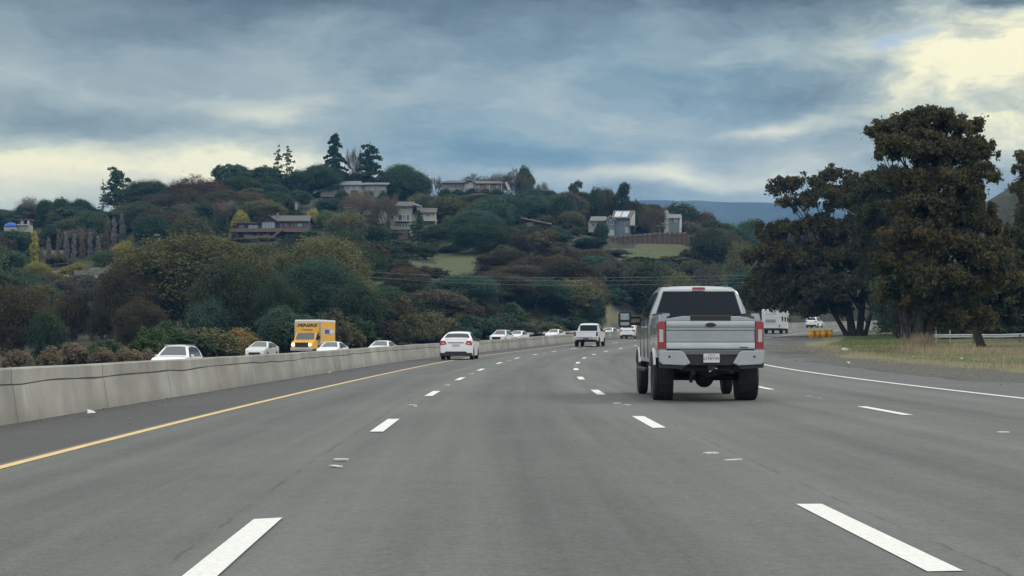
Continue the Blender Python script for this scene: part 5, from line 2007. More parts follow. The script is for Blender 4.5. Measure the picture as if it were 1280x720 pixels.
    tg = MB().prism(prof, 'x', -.835, .835).build('tailgate', M_pickup, o, smooth=30)
    cap = MB().prism([(-.84, 1.485), (-.70, 1.53), (-.52, 1.555), (.52, 1.555), (.70, 1.53), (.84, 1.485), (.84, 1.47), (-.84, 1.47)], 'y', -1.172, -1.07).build('tailgate_cap', M_pickup, tg, bevel=.008)
    MB().box(-.385, .385, -1.186, -1.06, 1.475, 1.572, b=.012).build('tailgate_handle_panel', M_black, tg)
    MB().lathe([(1.0, 0), (1.0, .010), (.9, .014)], 28, 'y').build('oval_badge', M_black, tg, smooth=40)
    bd = ALLCH[tg.name][-1]
    bd.scale = (.10, 1, .040); bd.location = (0, -1.196, 1.395)
    text_mesh('embossed_lettering', 'SUPER DUTY', .15, .008, M_pickup, tg, rear_text(0, -1.152, 1.20) @ Matrix.Diagonal((1.55, .85, 1, 1)), bold=.003)
    MB().box(.55, .70, -1.178, -1.174, .975, .995).build('small_badge', M_black, tg)
    # bumper middle, plate, hitch
    MB().box(-.60, .60, -1.33, -1.20, .86, .945, b=.015).build('bumper_step', mat('grey_step_pad', (.11, .12, .12), .5), o)
    MB().prism([(-.50, .66), (.50, .66), (.56, .88), (-.56, .88)], 'y', -1.30, -1.20).build('bumper_centre', M_black, o, bevel=.015)
    pl = MB().box(-.152, .152, -1.335, -1.30, .715, .875, b=.004).build('licence_plate', M_plate, o)
    text_mesh('plate_lettering', '8U78YW1', .088, .001, M_ink, pl, rear_text(0, -1.337, .785))
    text_mesh('plate_state_name', 'California', .034, .001, M_red, pl, rear_text(0, -1.337, .853))
    MB().box(-.07, .07, -1.36, -1.15, .55, .66).tube([(-.03, -1.40, .58), (.06, -1.40, .62)], .012, 6).build('tow_hitch', M_under, o)
    MB().tube([(.02, -1.38, .60), (-.05, -1.39, .545)], .012, 6).tube([(.02, -1.38, .605), (.10, -1.39, .605)], .012, 6).build('hitch_pin', M_chrome, o)
    MB().box(-.80, .80, -1.2, .95, .90, .96).build('bed_floor', M_black, o)
    MB().box(-.55, -.42, -1.2, 4.6, .56, .74).box(.42, .55, -1.2, 4.6, .56, .74).box(-.5, .5, -1.15, -1.0, .56, .70).box(-.5, .5, .7, .8, .56, .7).build('chassis_frame', M_under, o)
    MB().box(-.95, .95, -1.1, 1.0, .78, .90).box(-.85, .85, 1.0, 4.8, .60, .80).build('underbody', M_under, o)
    b = MB().tube([(-.8, 0, .43), (-.25, 0, .43), (.25, 0, .43), (.8, 0, .43)], [.06, .07, .07, .06], 10)
    b.lathe([(.05, -.22), (.17, -.10), (.19, .0), (.15, .12), (.05, .24)], 16, 'y', (0, 0, .42))
    b.build('rear_axle', M_under, o, smooth=50)
    MB().tube([(-.33, -1.15, .52), (-.33, -.9, .55), (-.35, 1.5, .60)], .045, 10).box(-.36, -.30, -.78, -.70, .34, .6).build('exhaust_pipe', M_under, o, smooth=50)
    MB().prism([(-.62, .70), (.50, .70), (.30, .52), (.0, .44), (-.25, .52)], 'y', -.95, -.35).build('spare_wheel_carrier', M_under, o)
    MB().box(-.7, .7, 3.7, 4.2, .40, .60).build('front_axle', M_under, o)
    MB().box(-.98, .98, 4.95, 5.2, .62, .90, b=.03).build('front_bumper', M_chrome, o)
    return o


s0, t0 = s_at(640 + 3.70 / 34.7 * FPX, 34.7)
ht = place(hero_pickup(), s0, t0)
ht.scale = (.985, 1.0, 1.025)

# --- other traffic on our side -----------------------------------------------------------
o = car('car', 'white compact saloon driving away in the left lane beside the barrier', 'car', 'sedan', M_white_p, plate='7ZRD148')
s0, t0 = s_at(575, 97.5); place(o, s0, t0)
o = car('pickup_truck', 'white pickup driving away in the distance, beyond the white saloon', 'pickup truck', 'pickup', M_white_p)
s0, t0 = s_at(737.5, 151.5); place(o, s0, t0)
o = car('car', 'tiny far white saloon just left of the silver pickup mirror', 'car', 'sedan', M_white_p)
s0, t0 = s_at(788.5, 200); place(o, s0, t0)
o = car('car', 'far white sport utility vehicle above the yellow crash barrels', 'car', 'suv', M_white_p)
s0, t0 = s_at(1018, 290); place(o, s0, t0)

# --- oncoming traffic behind the barrier --------------------------------------------------
for (lbl, kind, paint, px, y, lit, yw) in (
        ('white oncoming crossover behind the barrier, nearest on the left', 'suv', M_white_p, 222, 100, False, 0),
        ('silver oncoming saloon behind the barrier beside the golden bush', 'sedan', M_silver, 328, 152, False, 0),
        ('white oncoming saloon in front of the yellow box truck', 'sedan', M_white_p, 416, 150, False, 0),
        ('white oncoming saloon almost hidden by the barrier, between the truck and the white saloon ahead', 'sedan', M_white_p, 478, 156, False, 0),
        ('white oncoming crossover at the left end of the far guardrail', 'suv', M_white_p, 627, 225, False, 0),
        ('white oncoming saloon right of the far crossover', 'sedan', M_white_p, 648, 236, False, 0),
        ('white oncoming saloon halfway along the far guardrail', 'sedan', M_white_p, 694, 250, False, 0),
        ('white oncoming saloon just right of the far white pickup', 'sedan', M_white_p, 762, 268, False, 0)):
    o = car('car', lbl, 'car', kind, paint, rear_seen=False, lit=lit)
    s0, t0 = s_at(px, y)
    place(o, s0, t0, flip=True, oppside=True, yaw=yw)


def box_truck():
    o = thing('box_truck', 'yellow rental box truck with lit headlights and white roof, oncoming behind the barrier', 'truck')
    # cargo box; front of the vehicle toward +Y
    MB().box(-1.2, 1.2, -3.6, 1.35, .95, 3.22, b=.03).build('cargo_box', M_yel, o)
    MB().box(-1.215, 1.215, -3.62, 1.37, 3.08, 3.28, b=.05).build('box_roof', M_white_p, o)
    MB().box(-1.23, 1.23, 1.33, 1.42, .95, 3.12).build('corner_trim', M_chrome, o)
    MB().prism([(-1.12, 2.12), (1.12, 2.12), (1.12, 3.02), (-1.12, 3.02)], 'y', 1.42, 1.60).build('cab_overhang', M_yel, o, bevel=.03)
    T1 = Matrix.Translation((0, 1.605, 2.76)) @ Matrix.Rotation(math.pi, 4, 'Z') @ Matrix.Rotation(R(90), 4, 'X')
    text_mesh('truck_lettering', 'PENSKE', .46, .004, M_black, o, T1 @ Matrix.Diagonal((1.15, .85, 1, 1)), bold=.02, shear=.3)
    T2 = Matrix.Translation((0, 1.605, 2.36)) @ Matrix.Rotation(math.pi, 4, 'Z') @ Matrix.Rotation(R(90), 4, 'X')
    text_mesh('truck_lettering', 'Truck Rental', .20, .004, M_black, o, T2, bold=.004)
    MB().prism([(1.40, .60), (1.40, 2.10), (1.75, 2.12), (2.35, 1.42), (3.10, 1.28), (3.25, 1.0), (3.25, .60)], 'x', -1.0, 1.0).build('cab', M_yel, o, bevel=.04)
    MB().add([(-.88, 2.315, 1.50), (.88, 2.315, 1.50), (.80, 1.825, 2.08), (-.80, 1.825, 2.08)], [(0, 1, 2, 3)]).build('windscreen', M_glassl, o, recalc=False)
    for sg in (-1, 1):
        MB().add([(sg * 1.006, 1.45, 1.45), (sg * 1.006, 2.25, 1.45), (sg * 1.006, 1.80, 2.0), (sg * 1.006, 1.45, 2.0)], [(0, 1, 2, 3)]).build('side_window', M_glass, o, recalc=False)
        MB().lathe([(.13, 3.25), (.14, 3.29), (.08, 3.31)], 16, 'y', (sg * .78, 0, 1.02)).build('headlight', M_head, o, smooth=50)
        wheel(o, sg * .88, 2.6, .38, .24); wheel(o, sg * .95, -2.0, .38, .40)
        b = MB().box(*sorted((sg * 1.16, sg * 1.36)), 1.9, 2.0, 1.5, 1.86, b=.02).tube([(sg * 1.2, 1.95, 1.6), (sg * .98, 1.9, 1.55)], .02, 6)
        b.build('side_mirror', M_black, o)
        # side decal: pale and blue panel with a white bar
        a = sorted((sg * 1.201, sg * 1.206))
        d = MB().box(*a, -3.2, .4, 1.95, 2.45).build('side_panel_decal', mat('decal_pale_violet', (.45, .42, .50), .5), o)
        MB().box(*sorted((sg * 1.206, sg * 1.210)), -1.6, -.1, 2.0, 2.40).build('decal_stripe', mat('decal_blue', (.06, .08, .30), .5), d)
        MB().box(*sorted((sg * 1.206, sg * 1.210)), -3.1, -1.7, 2.05, 2.38).build('decal_stripe', M_white_p, d)
        MB().box(*sorted((sg * 1.201, sg * 1.208)), -3.55, 1.3, 1.20, 1.30).build('side_stripe', M_white_p, o)
    MB().box(-.62, .62, 3.24, 3.28, .80, 1.22, b=.02).build('grille', M_black, o)
    MB().box(-1.02, 1.02, 3.2, 3.42, .48, .72, b=.03).build('front_bumper', M_chrome, o)
    MB().box(-.8, .8, -3.5, 3.0, .50, .95).build('chassis', M_under, o)
    return o


o = box_truck()
s0, t0 = s_at(390, 165); place(o, s0, t0, flip=True, oppside=True)


def motorhome():
    o = thing('motorhome', 'white motorhome with a cab bunk driving away right of the silver pickup', 'motorhome')
    side = [(-3.7, .62), (-3.7, 2.95), (-3.6, 3.05), (2.9, 3.05), (3.15, 2.85), (3.15, 2.2), (2.2, 1.95), (2.2, .62)]
    MB().prism(side, 'x', -1.2, 1.2).build('coach_body', M_white_p, o, bevel=.05)
    MB().prism([(2.2, .6), (2.2, 1.95), (2.6, 1.9), (3.0, 1.3), (3.7, 1.15), (3.75, .6)], 'x', -1.0, 1.0).build('cab', M_white_p, o, bevel=.05)
    MB().box(-.45, .45, -1.5, -.6, 3.05, 3.30, b=.05).build('roof_air_conditioner', M_white_p, o)
    MB().box(-.9, -.3, 1.0, 1.6, 3.05, 3.18, b=.03).build('roof_vent', M_white_p, o)
    w = MB().box(-.75, .55, -3.73, -3.695, 1.35, 1.75, b=.01).build('rear_window', mat('grey_blind_glass', (.30, .31, .31), .3), o)
    MB().box(-1.15, 1.15, -3.72, -3.70, 1.95, 1.99).build('trim_strip', mat('pale_grey_trim', (.45, .46, .46), .5), o)
    MB().box(-1.15, 1.15, -3.72, -3.70, 1.12, 1.16).build('trim_strip', MATS['pale_grey_trim'], o)
    text_mesh('rear_lettering', 'Sunseeker', .34, .003, mat('grey_lettering', (.30, .31, .31), .5), o, rear_text(0, -3.706, 2.42), shear=.3)
    MB().box(-1.15, 1.15, -3.85, -3.6, .46, .66, b=.03).build('rear_bumper', M_black, o)
    for sg in (-1, 1):
        MB().box(*sorted((sg * .95, sg * 1.1)), -3.74, -3.69, .80, 1.05).build('tail_lamp', M_redb, o)
        for (ya, yb) in ((-3.0, -1.8), (-.8, .4), (1.2, 1.9)):
            MB().box(*sorted((sg * 1.19, sg * 1.212)), ya, yb, 1.5, 2.1, b=.005).build('side_window', M_glass, o)
        wheel(o, sg * .95, -1.9, .38, .36); wheel(o, sg * .88, 3.0, .38, .24)
        MB().box(*sorted((sg * 1.25, sg * 1.45)), 2.6, 2.7, 1.5, 1.9, b=.02).tube([(sg * 1.3, 2.65, 1.6), (sg * .98, 2.6, 1.6)], .02, 6).build('side_mirror', M_black, o)
    MB().box(-.9, .9, -3.5, 3.4, .40, .64).build('chassis', M_under, o)
    return o


o = motorhome()
s0, t0 = s_at(970, 229); place(o, s0, t0)

# ------------------------------------------------------------------ roadside furniture
M_galv = mat('galvanised_steel', (.40, .41, .41), .55, .2, var=.15, vscale=4)
M_post = mat('weathered_timber_post', (.14, .11, .085), .9, var=.3, vscale=6)


def guardrail(label, fn, a, b_, step, ground=None, post_up=.0, seg=1.0):
    o = thing('guardrail', label, 'guardrail', fn(a))
    base = Vector(fn(a))
    prof = [(0, .46), (.05, .50), (.05, .54), (0, .585), (0, .615), (.05, .66), (.05, .70), (0, .76), (-.012, .76), (.035, .70), (.035, .66), (-.012, .61), (-.012, .59), (.035, .54), (.035, .50), (-.012, .46)]
    us = np.arange(a, b_ + seg * .5, seg)
    vs, fs = [], []
    for u in us:
        p = Vector(fn(u)); q = Vector(fn(u + .1)); d = (q - p); d.z = 0; d.normalize()
        nrm = Vector((d.y, -d.x, 0))
        for (dx, h) in prof:
            w = p + nrm * dx + Vector((0, 0, h)) - base
            vs.append(tuple(w))
    n = len(prof)
    fs = [(i * n + k, i * n + (k + 1) % n, (i + 1) * n + (k + 1) % n, (i + 1) * n + k) for i in range(len(us) - 1) for k in range(n)]
    fs += [tuple(range(n)), tuple((len(us) - 1) * n + k for k in range(n))]
    MB().add(vs, fs).build('rail_beam', M_galv, o, smooth=60)
    for u in np.arange(a, b_, step):
        p = Vector(fn(u)) - base
        MB().box(p.x - .09, p.x + .03, p.y - .10, p.y + .03, p.z - .3, p.z + .72 + post_up).build('rail_post', M_post if not post_up else M_galv, o)
    return o


guardrail('long pale guardrail along the far side of the opposite carriageway, above the barrier', lambda s: tuple(np.add(opp(s, -33.2), (0, 0, .15))), 243, 360, 4.0, seg=2.0)


def right_rail(u):
    x = 34.6 + u; y = 150 - u * .07
    return (x, y, gz(x, y))


guardrail('pale guardrail on the right verge running out of the picture behind the leaning tree', right_rail, 0, 36, 3.8, post_up=.0)
# pale marker posts standing behind the right rail
for i, px in enumerate((1170, 1191, 1229)):
    y = 149.0 if i else 148.5
    x = (px - 640) / FPX * y
    b = MB().box(-.04, .04, -.02, .02, 0, 1.12 if i else 1.35, b=.008)
    ob = b.build('marker_post', M_galv, loc=(x, y + (1.0 if i else 0), gz(x, y)))
    tag(ob, ['pale steel post at the left end of the right guardrail', 'short pale post behind the right guardrail between the big trunk and the leaning tree', 'short pale post behind the right guardrail, right beside the foot of the leaning trunk'][i], 'post')

# yellow crash barrels
M_barrel = mat('yellow_plastic_barrel', (.74, .36, .04), .5, var=.12, vscale=3)


def barrel():
    o = thing('crash_barrel', 'x', 'crash barrel')
    prof = [(.36, 0), (.40, .04), (.43, .30), (.45, .32), (.45, .36), (.44, .38), (.46, .66), (.48, .68), (.48, .72)]
    MB().lathe(prof, 20, 'z').build('drum', M_barrel, o, smooth=40)
    MB().lathe([(.50, .72), (.50, .76), (.46, .80), (.05, .82)], 20, 'z').build('lid', mat('grey_yellow_lid', (.60, .38, .10), .6), o, smooth=40)
    return o


b0 = None
for k, (px, dy, lb) in enumerate(((1014, 0, 'yellow crash barrel, nearest and leftmost of the cluster'), (1021.5, .3, 'yellow crash barrel, second from the left in the cluster'), (1029, .2, 'yellow crash barrel, third from the left in the cluster'), (1036.5, .5, 'yellow crash barrel, rightmost of the front row'),
                                  (1018, 1.9, 'yellow crash barrel behind the two leftmost ones'), (1027, 2.1, 'yellow crash barrel behind the middle of the front row'), (1034, 2.3, 'yellow crash barrel behind the two rightmost ones'))):
    if b0 is None:
        b0 = barrel(); q = b0
    else:
        q = copy_tree(b0)
    y = 199 + dy
    x = (px - 640) / FPX * y
    q.location = (x, y, gz(x, y))
    q.scale = (.78, .78, 1.0)
    tag(q, lb, 'crash barrel', 'yellow crash barrels in front of the verge trees')

# yellow diamond sign just entering the picture on the right
o = thing('warning_sign', 'yellow diamond warning sign cut off by the right edge', 'sign', ((1284 - 640) / FPX * 136, 136, gz((1284 - 640) / FPX * 136, 136)))
M = Matrix.Translation((0, -.03, 3.0)) @ Matrix.Rotation(R(45), 4, 'Y')
sf = MB().box(-.46, .46, -.012, .012, -.46, .46, M=M).build('sign_face', mat('sign_yellow', (.80, .50, .04), .5), o)
MB().box(-.42, .42, -.016, -.0125, -.42, -.40, M=M).box(-.42, .42, -.016, -.0125, .40, .42, M=M).box(-.42, -.40, -.016, -.0125, -.40, .40, M=M).box(.40, .42, -.016, -.0125, -.40, .40, M=M).build('sign_border', M_black, sf)
MB().tube([(0, 0, -.2), (0, 0, 3.5)], .035, 8).build('sign_post', M_galv, o)

# overhead power lines crossing the valley
M_wire = mat('pale_weathered_cable', (.24, .235, .22), .7)
poles = []
for i, (r0, r1, r2) in enumerate(((341.5, 347.5, 341), (346.5, 356.5, 349), (350, 350.5, 344))):
    a = P(425, r0 - 4, 254); c = P(1060, r2, 222)
    mid_row = r1
    pts = []
    for k in range(41):
        f = k / 40
        p = a.lerp(c, f)
        sag = ((HOR - mid_row) / FPX * p.y)
        p.z = p.z * (2 * f - 1) ** 2 + sag * (1 - (2 * f - 1) ** 2)
        p.y += (i - 1) * .9
        pts.append(tuple(p))
    o = MB().tube(pts, (.016 if i < 2 else .012), 5).build('power_line', M_wire, smooth=60)
    tag(o, ['top', 'bottom', 'middle and thinnest'][i] + ' of the three overhead wires crossing in front of the hill', 'power line', 'overhead power lines')
for (px, y, row, lb) in ((425, 254, 334, 'timber pole carrying the power lines, hidden in the oaks above the yellow truck'), (1060, 222, 336, 'timber pole carrying the power lines, hidden in the verge trees')):
    x = (px - 640) / FPX * y
    z = gz(x, y); zt = (HOR - row) / FPX * y
    o = thing('utility_pole', lb, 'utility pole', (x, y, z))
    MB().tube([(0, 0, -.5), (0, 0, zt - z + .5)], [.16, .11], 10).build('pole', M_post, o, smooth=60)
    MB().box(-.08, .08, -1.3, 1.3, zt - z - .05, zt - z + .08).build('crossarm', M_post, o)

# litter
M_litter = mat('dirty_white_litter', (.55, .55, .52), .7, var=.2, vscale=20)
for k, (px, row, y, lb, sz) in enumerate(((113, 523, 29.5, 'crumpled pale scrap of litter on the left shoulder near the barrier', .12), (412, 463.6, 66, 'small pale scrap on the dark shoulder left of the yellow line', .10),
                                          (1058, 437, 122, 'white scrap of paper lying in the green verge grass', .32), (1143, 448, 92, 'small white scrap in the dry grass below the thick trunk', .12), (1201, 456, 88, 'small white scrap near the gravel on the right verge', .12), (1060, 461, 80, 'small white scrap on the gravel right of the silver pickup', .10))):
    x = (px - 640) / FPX * y
    if px < 640:
        s_, t_ = st_of(np.array([x]), np.array([y])); z = float(zroad(s_, t_)[0])
    else:
        z = gz(x, y)
    rng = random.Random(k)
    vs = [(x + sz * rng.uniform(-1, 1), y + sz * rng.uniform(-1, 1), z + sz * rng.uniform(.0, .9) + .01) for _ in range(9)]
    bm = bmesh.new()
    for v_ in vs: bm.verts.new(v_)
    bmesh.ops.convex_hull(bm, input=bm.verts)
    me = bpy.data.meshes.new('litter_scrap'); bm.to_mesh(me); bm.free()
    me.materials.append(M_litter)
    ob = bpy.data.objects.new('litter_scrap', me); C.objects.link(ob)
    tag(ob, lb, 'litter')
# ------------------------------------------------------------------ houses on the hill
M_wbeige = mat('beige_render', (.29, .275, .235), .85, var=.12, vscale=1.2)
M_wwhite = mat('weathered_white_render', (.37, .37, .32), .85, var=.12, vscale=1.2)
M_wgrey = mat('blue_grey_siding', (.16, .195, .21), .8, var=.10, vscale=1.2)
M_wteal = mat('green_grey_siding', (.18, .23, .22), .8, var=.10, vscale=1.2)
M_wtrim = mat('white_house_trim', (.42, .43, .41), .6)
M_wood = mat('brown_stained_timber', (.10, .070, .052), .85, var=.3, vscale=2)
M_deck = mat('pale_brown_decking', (.17, .13, .10), .85, var=.25, vscale=2)
M_roofg = mat('grey_shingles', (.095, .095, .088), .9, var=.3, vscale=4)
M_roofb = mat('brown_shingles', (.13, .10, .085), .9, var=.3, vscale=4)
M_roofl = mat('pale_grey_roofing', (.16, .17, .165), .8, var=.2, vscale=3)
M_pane = mat('house_window_glass', (.03, .045, .055), .08, spec=.8)
M_paneb = mat('pale_reflecting_house_glass', (.20, .27, .31), .10, spec=1.0)
M_solar = mat('solar_panel_glass', (.34, .38, .41), .15, spec=1.0)
M_stone = mat('brown_stone_foundation', (.19, .13, .10), .95, var=.3, vscale=2)
M_conc = mat('pale_concrete_ledge', (.20, .19, .17), .9, var=.2, vscale=2)


class House:
    def __init__(s, name, label, cat, px, row, y):
        s.k = y / FPX; s.px, s.row, s.y = px, row, y
        p = P(px, row, y)
        s.o = thing(name, label, cat, p)

    def X(s, px): return (px - s.px) * s.k
    def Z(s, row): return (s.row - row) * s.k

    def wall(s, p0, p1, r0, r1, m, y0=0, y1=6, name='wall'):
        return MB().box(s.X(p0), s.X(p1), y0, y1, s.Z(r1), s.Z(r0)).build(name, m, s.o)

    def window(s, p0, p1, r0, r1, y0=0, glass=None, mull=0, frame=None, parent=None):
        x0, x1, z0, z1 = s.X(p0), s.X(p1), s.Z(r1), s.Z(r0)
        f = .09
        b = MB().box(x0 - f, x1 + f, y0 - .06, y0 - .003, z0 - f, z0).box(x0 - f, x1 + f, y0 - .06, y0 - .003, z1, z1 + f)
        b.box(x0 - f, x0, y0 - .06, y0 - .003, z0, z1).box(x1, x1 + f, y0 - .06, y0 - .003, z0, z1)
        for i in range(mull):
            xm = x0 + (x1 - x0) * (i + 1) / (mull + 1)
            b.box(xm - .04, xm + .04, y0 - .055, y0 - .003, z0, z1)
        w = b.build('window', frame or M_wtrim, s.o)
        MB().box(x0, x1, y0 - .03, y0 - .004, z0, z1).build('pane', glass or M_pane, w)
        return w

    def pitch(s, p0, p1, ridge, eave, m, y0=-.6, yr=3, y1=6.6, th=.18, hipl=0.0, hipr=0.0, name='roof'):
        """roof with its ridge parallel to the view plane: near slope, far slope, real thickness; hip* shorten the ridge"""
        x0, x1, zr, ze = s.X(p0), s.X(p1), s.Z(ridge), s.Z(eave)
        vs = [(x0, y0, ze), (x1, y0, ze), (x1 - hipr, yr, zr), (x0 + hipl, yr, zr), (x1, y1, ze), (x0, y1, ze)]
        vs += [(a, b, c - th) for a, b, c in vs]
        fs = [(0, 1, 2, 3), (3, 2, 4, 5), (6, 9, 8, 7), (9, 11, 10, 8), (0, 6, 7, 1), (4, 10, 11, 5), (1, 7, 8, 2), (2, 8, 10, 4), (0, 3, 9, 6), (3, 5, 11, 9)]
        return MB().add(vs, fs).build(name, m, s.o)

    def gable(s, p0, p1, apex, eave, m, trim=None, y0=-.5, y1=6, th=.16, pa=None):
        """roof with its gable facing the road"""
        x0, x1, za, ze = s.X(p0), s.X(p1), s.Z(apex), s.Z(eave)
        xm = s.X(pa) if pa else (x0 + x1) / 2
        out = [(x0, ze), (xm, za), (x1, ze), (x1, ze - th), (xm, za - th), (x0, ze - th)]
        o = MB().prism(out, 'y', y0, y1).build('roof', m, s.o)
        if trim: MB().prism(out, 'y', y0 - .06, y0 - .003).build('barge_board', trim, o)
        return o

    def tri(s, p0, p1, apex, eave, m, y0=0, y1=5.5, pa=None, name='gable_wall'):
        x0, x1 = s.X(p0), s.X(p1)
        xm = s.X(pa) if pa else (x0 + x1) / 2
        return MB().prism([(x0, s.Z(eave) - .002), (xm, s.Z(apex)), (x1, s.Z(eave) - .002)], 'y', y0, y1).build(name, m, s.o)


# dark brown timber house with decks
h = House('timber_house', 'dark brown timber house with long decks, glass gable and grey roof', 'house', 338, 301, 400)
h.wall(296, 326, 279.5, 290, M_wood, 0, 6)
h.wall(326, 346, 276, 290, M_wood, -.8, 6)
h.wall(346, 385, 276.5, 290, M_deck, .4, 6.5)
h.wall(288, 345, 290, 312, M_wood, .8, 6)
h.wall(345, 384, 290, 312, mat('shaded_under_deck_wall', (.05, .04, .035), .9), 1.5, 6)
h.wall(292, 328, 277.9, 279.4, M_roofb, -.9, 6.5, 'flat_roof')
h.tri(326.5, 345.5, 269.3, 276, M_wood, -.8, 5, pa=335)
h.gable(323, 349, 268.3, 277.3, M_roofb, M_wood, -1.6, 6.2, pa=335)
r = h.pitch(336, 387.5, 268, 276, M_roofg, -.6, 3, 7.2, hipl=0.5)
MB().box(h.X(344), h.X(346.4), 1.4, 2.0, h.Z(272), h.Z(265.5)).build('chimney', M_conc, r)
h.window(328, 343.5, 278, 285.3, -.8, M_paneb, 3, M_wood)
h.window(310, 322, 281, 286, 0, M_paneb, 1, M_wood)
h.window(299, 305, 281, 286, 0, M_pane, 0, M_wood)
for a, b_ in ((349, 352), (355, 359), (363.5, 366), (368, 371), (379, 383)): h.window(a, b_, 279, 284.5, .4, M_pane, 0, M_wood)
h.window(371.5, 377.5, 279, 283, .4, M_paneb, 1, M_wood)
for a, b_ in ((303, 316), (320, 325), (328, 336)): h.window(a, b_, 292, 297, .8, M_pane, 1, M_wood)
h.wall(284, 388, 289.6, 290.8, M_deck, -3.0, 0, 'deck_floor')
h.wall(284, 388, 286.2, 289.5, M_deck, -3.0, -2.9, 'deck_balustrade')
h.wall(296, 346, 298.4, 299.6, M_deck, -4.2, .8, 'lower_deck_floor')
h.wall(308, 346, 296, 298.3, M_deck, -4.2, -4.1, 'lower_deck_balustrade')
MB().prism([(h.X(340), h.Z(298)), (h.X(344), h.Z(298)), (h.X(356), h.Z(288.5)), (h.X(352), h.Z(288.5))], 'y', -3.9, -3.1).build('stairs', M_deck, h.o)
for a in (286, 298, 311, 324, 337, 360, 372, 386):
    MB().box(h.X(a) - .09, h.X(a) + .09, -2.85, -2.67, h.Z(312), h.Z(290.9)).build('deck_post', M_wood, h.o)

# three-storey white house
h = House('white_house', 'three-storey white house with shallow grey roofs and a curved awning', 'house', 505, 300, 430)
h.wall(473, 515, 258.5, 279, M_wwhite, 0, 7)
h.wall(488, 513, 278.9, 287, M_wwhite, -.8, 6)
h.wall(496, 510, 287, 306, M_stone, -.5, 5, 'foundation')
h.wall(515, 529, 266, 285, M_wwhite, .6, 7)
h.wall(528, 544, 265.5, 277, M_wwhite, -.4, 6)
h.wall(528, 544, 277, 300, M_wbeige, .4, 5, 'foundation')
h.pitch(476, 519, 250.4, 257.6, M_roofg, -.8, 3, 7.6, hipl=1.5, hipr=.4)
h.pitch(468, 490, 256.0, 260.0, M_roofg, -.5, 2.5, 6, hipl=1)
h.pitch(513, 531, 259.5, 266.4, M_roofg, .1, 3.5, 7.2)
h.pitch(526.5, 546, 258.8, 265.6, M_roofg, -1.0, 2.5, 6.6)
vs = []
MB().prism([(h.X(517 + 10 * f), h.Z(254.5 + 3.2 * f * f)) for f in np.linspace(0, 1, 8)] + [(h.X(527), h.Z(258.6)), (h.X(517), h.Z(256.0))], 'y', -1.6, 4).build('curved_awning', M_wtrim, h.o)
MB().box(h.X(521), h.X(527), -.6, .4, h.Z(272), h.Z(257.3)).build('chimney', M_wwhite, h.o)
h.wall(493, 513, 276.2, 277.3, M_wtrim, -2.2, 0, 'balcony_floor')
h.wall(528, 547, 275.5, 276.7, M_wtrim, -1.8, -.4, 'balcony_floor')
h.wall(510, 521, 279, 281, M_wtrim, -1.2, .6, 'terrace_edge')
h.window(483.5, 487.5, 258.8, 261.5, 0, M_pane)
h.window(502, 507.5, 258.6, 260.8, 0, M_pane, 1)
h.window(488, 491.6, 268.6, 273.6, 0, M_pane)
h.window(498, 502, 268.6, 275.4, 0, M_pane)
h.window(503, 507.5, 268.6, 275.4, 0, M_paneb, 1)
h.window(508.5, 511, 268.6, 275.4, 0, M_pane)
for a in (493.8, 496.8, 499.4, 503.6, 506.6): h.window(a, a + 1.9, 280, 283.2, -.8, M_pane)
h.window(532, 537, 267, 270, -.4, M_pane, 1)
h.window(518, 521, 269, 272.5, .6, M_pane)
for i in range(4):
    MB().box(h.X(512 + i * 2.0), h.X(518 + i * 2.0), -2.2 - i * .4, .4, h.Z(289 + i * 4.2) - .5, h.Z(289 + i * 4.2)).build('terrace_slab', M_wwhite, h.o)

# long low white house at the top
h = House('ranch_house', 'long low white house with a pale roof under the dark oaks, below the tallest conifer', 'house', 450, 241, 500)
h.wall(424, 452, 230.5, 246, M_wwhite, 0, 6)
h.wall(452, 482, 230.3, 246, M_wbeige, .8, 6)
h.pitch(414, 456, 224.8, 230.8, M_roofl, -1, 3, 7, hipl=3.2, hipr=1.5)
h.pitch(450, 486, 226.6, 230.2, M_roofl, -.4, 3, 7, hipl=1)
for a, b_ in ((426, 430), (431.5, 434), (436.5, 441), (443, 448), (456, 460), (462, 468), (470, 474)): h.window(a, b_, 231.8, 236.5, 0 if a < 452 else .8, M_paneb, 1)
h.window(475.5, 480.5, 231.5, 236.5, .8, M_wtrim, 1)
MB().prism([(h.X(398), h.Z(238.6)), (h.X(422), h.Z(230.6)), (h.X(422), h.Z(232.0)), (h.X(398), h.Z(240.2))], 'y', -1, 5).build('stepped_roof', M_roofl, h.o)
h.wall(400, 422, 236, 246, M_wbeige, 0, 5)
MB().prism([(h.X(376), h.Z(245.8)), (h.X(392), h.Z(242.0)), (h.X(392), h.Z(243.3)), (h.X(376), h.Z(247.4))], 'y', -1, 4).build('garage_roof', M_roofl, h.o)
h.wall(378, 391, 245, 256, M_wwhite, 0, 4, 'garage_wall')
for a in (379, 383.5): h.window(a, a + 2.6, 248, 252, 0, M_pane)
h.window(403, 407, 239, 243, 0, M_pane)

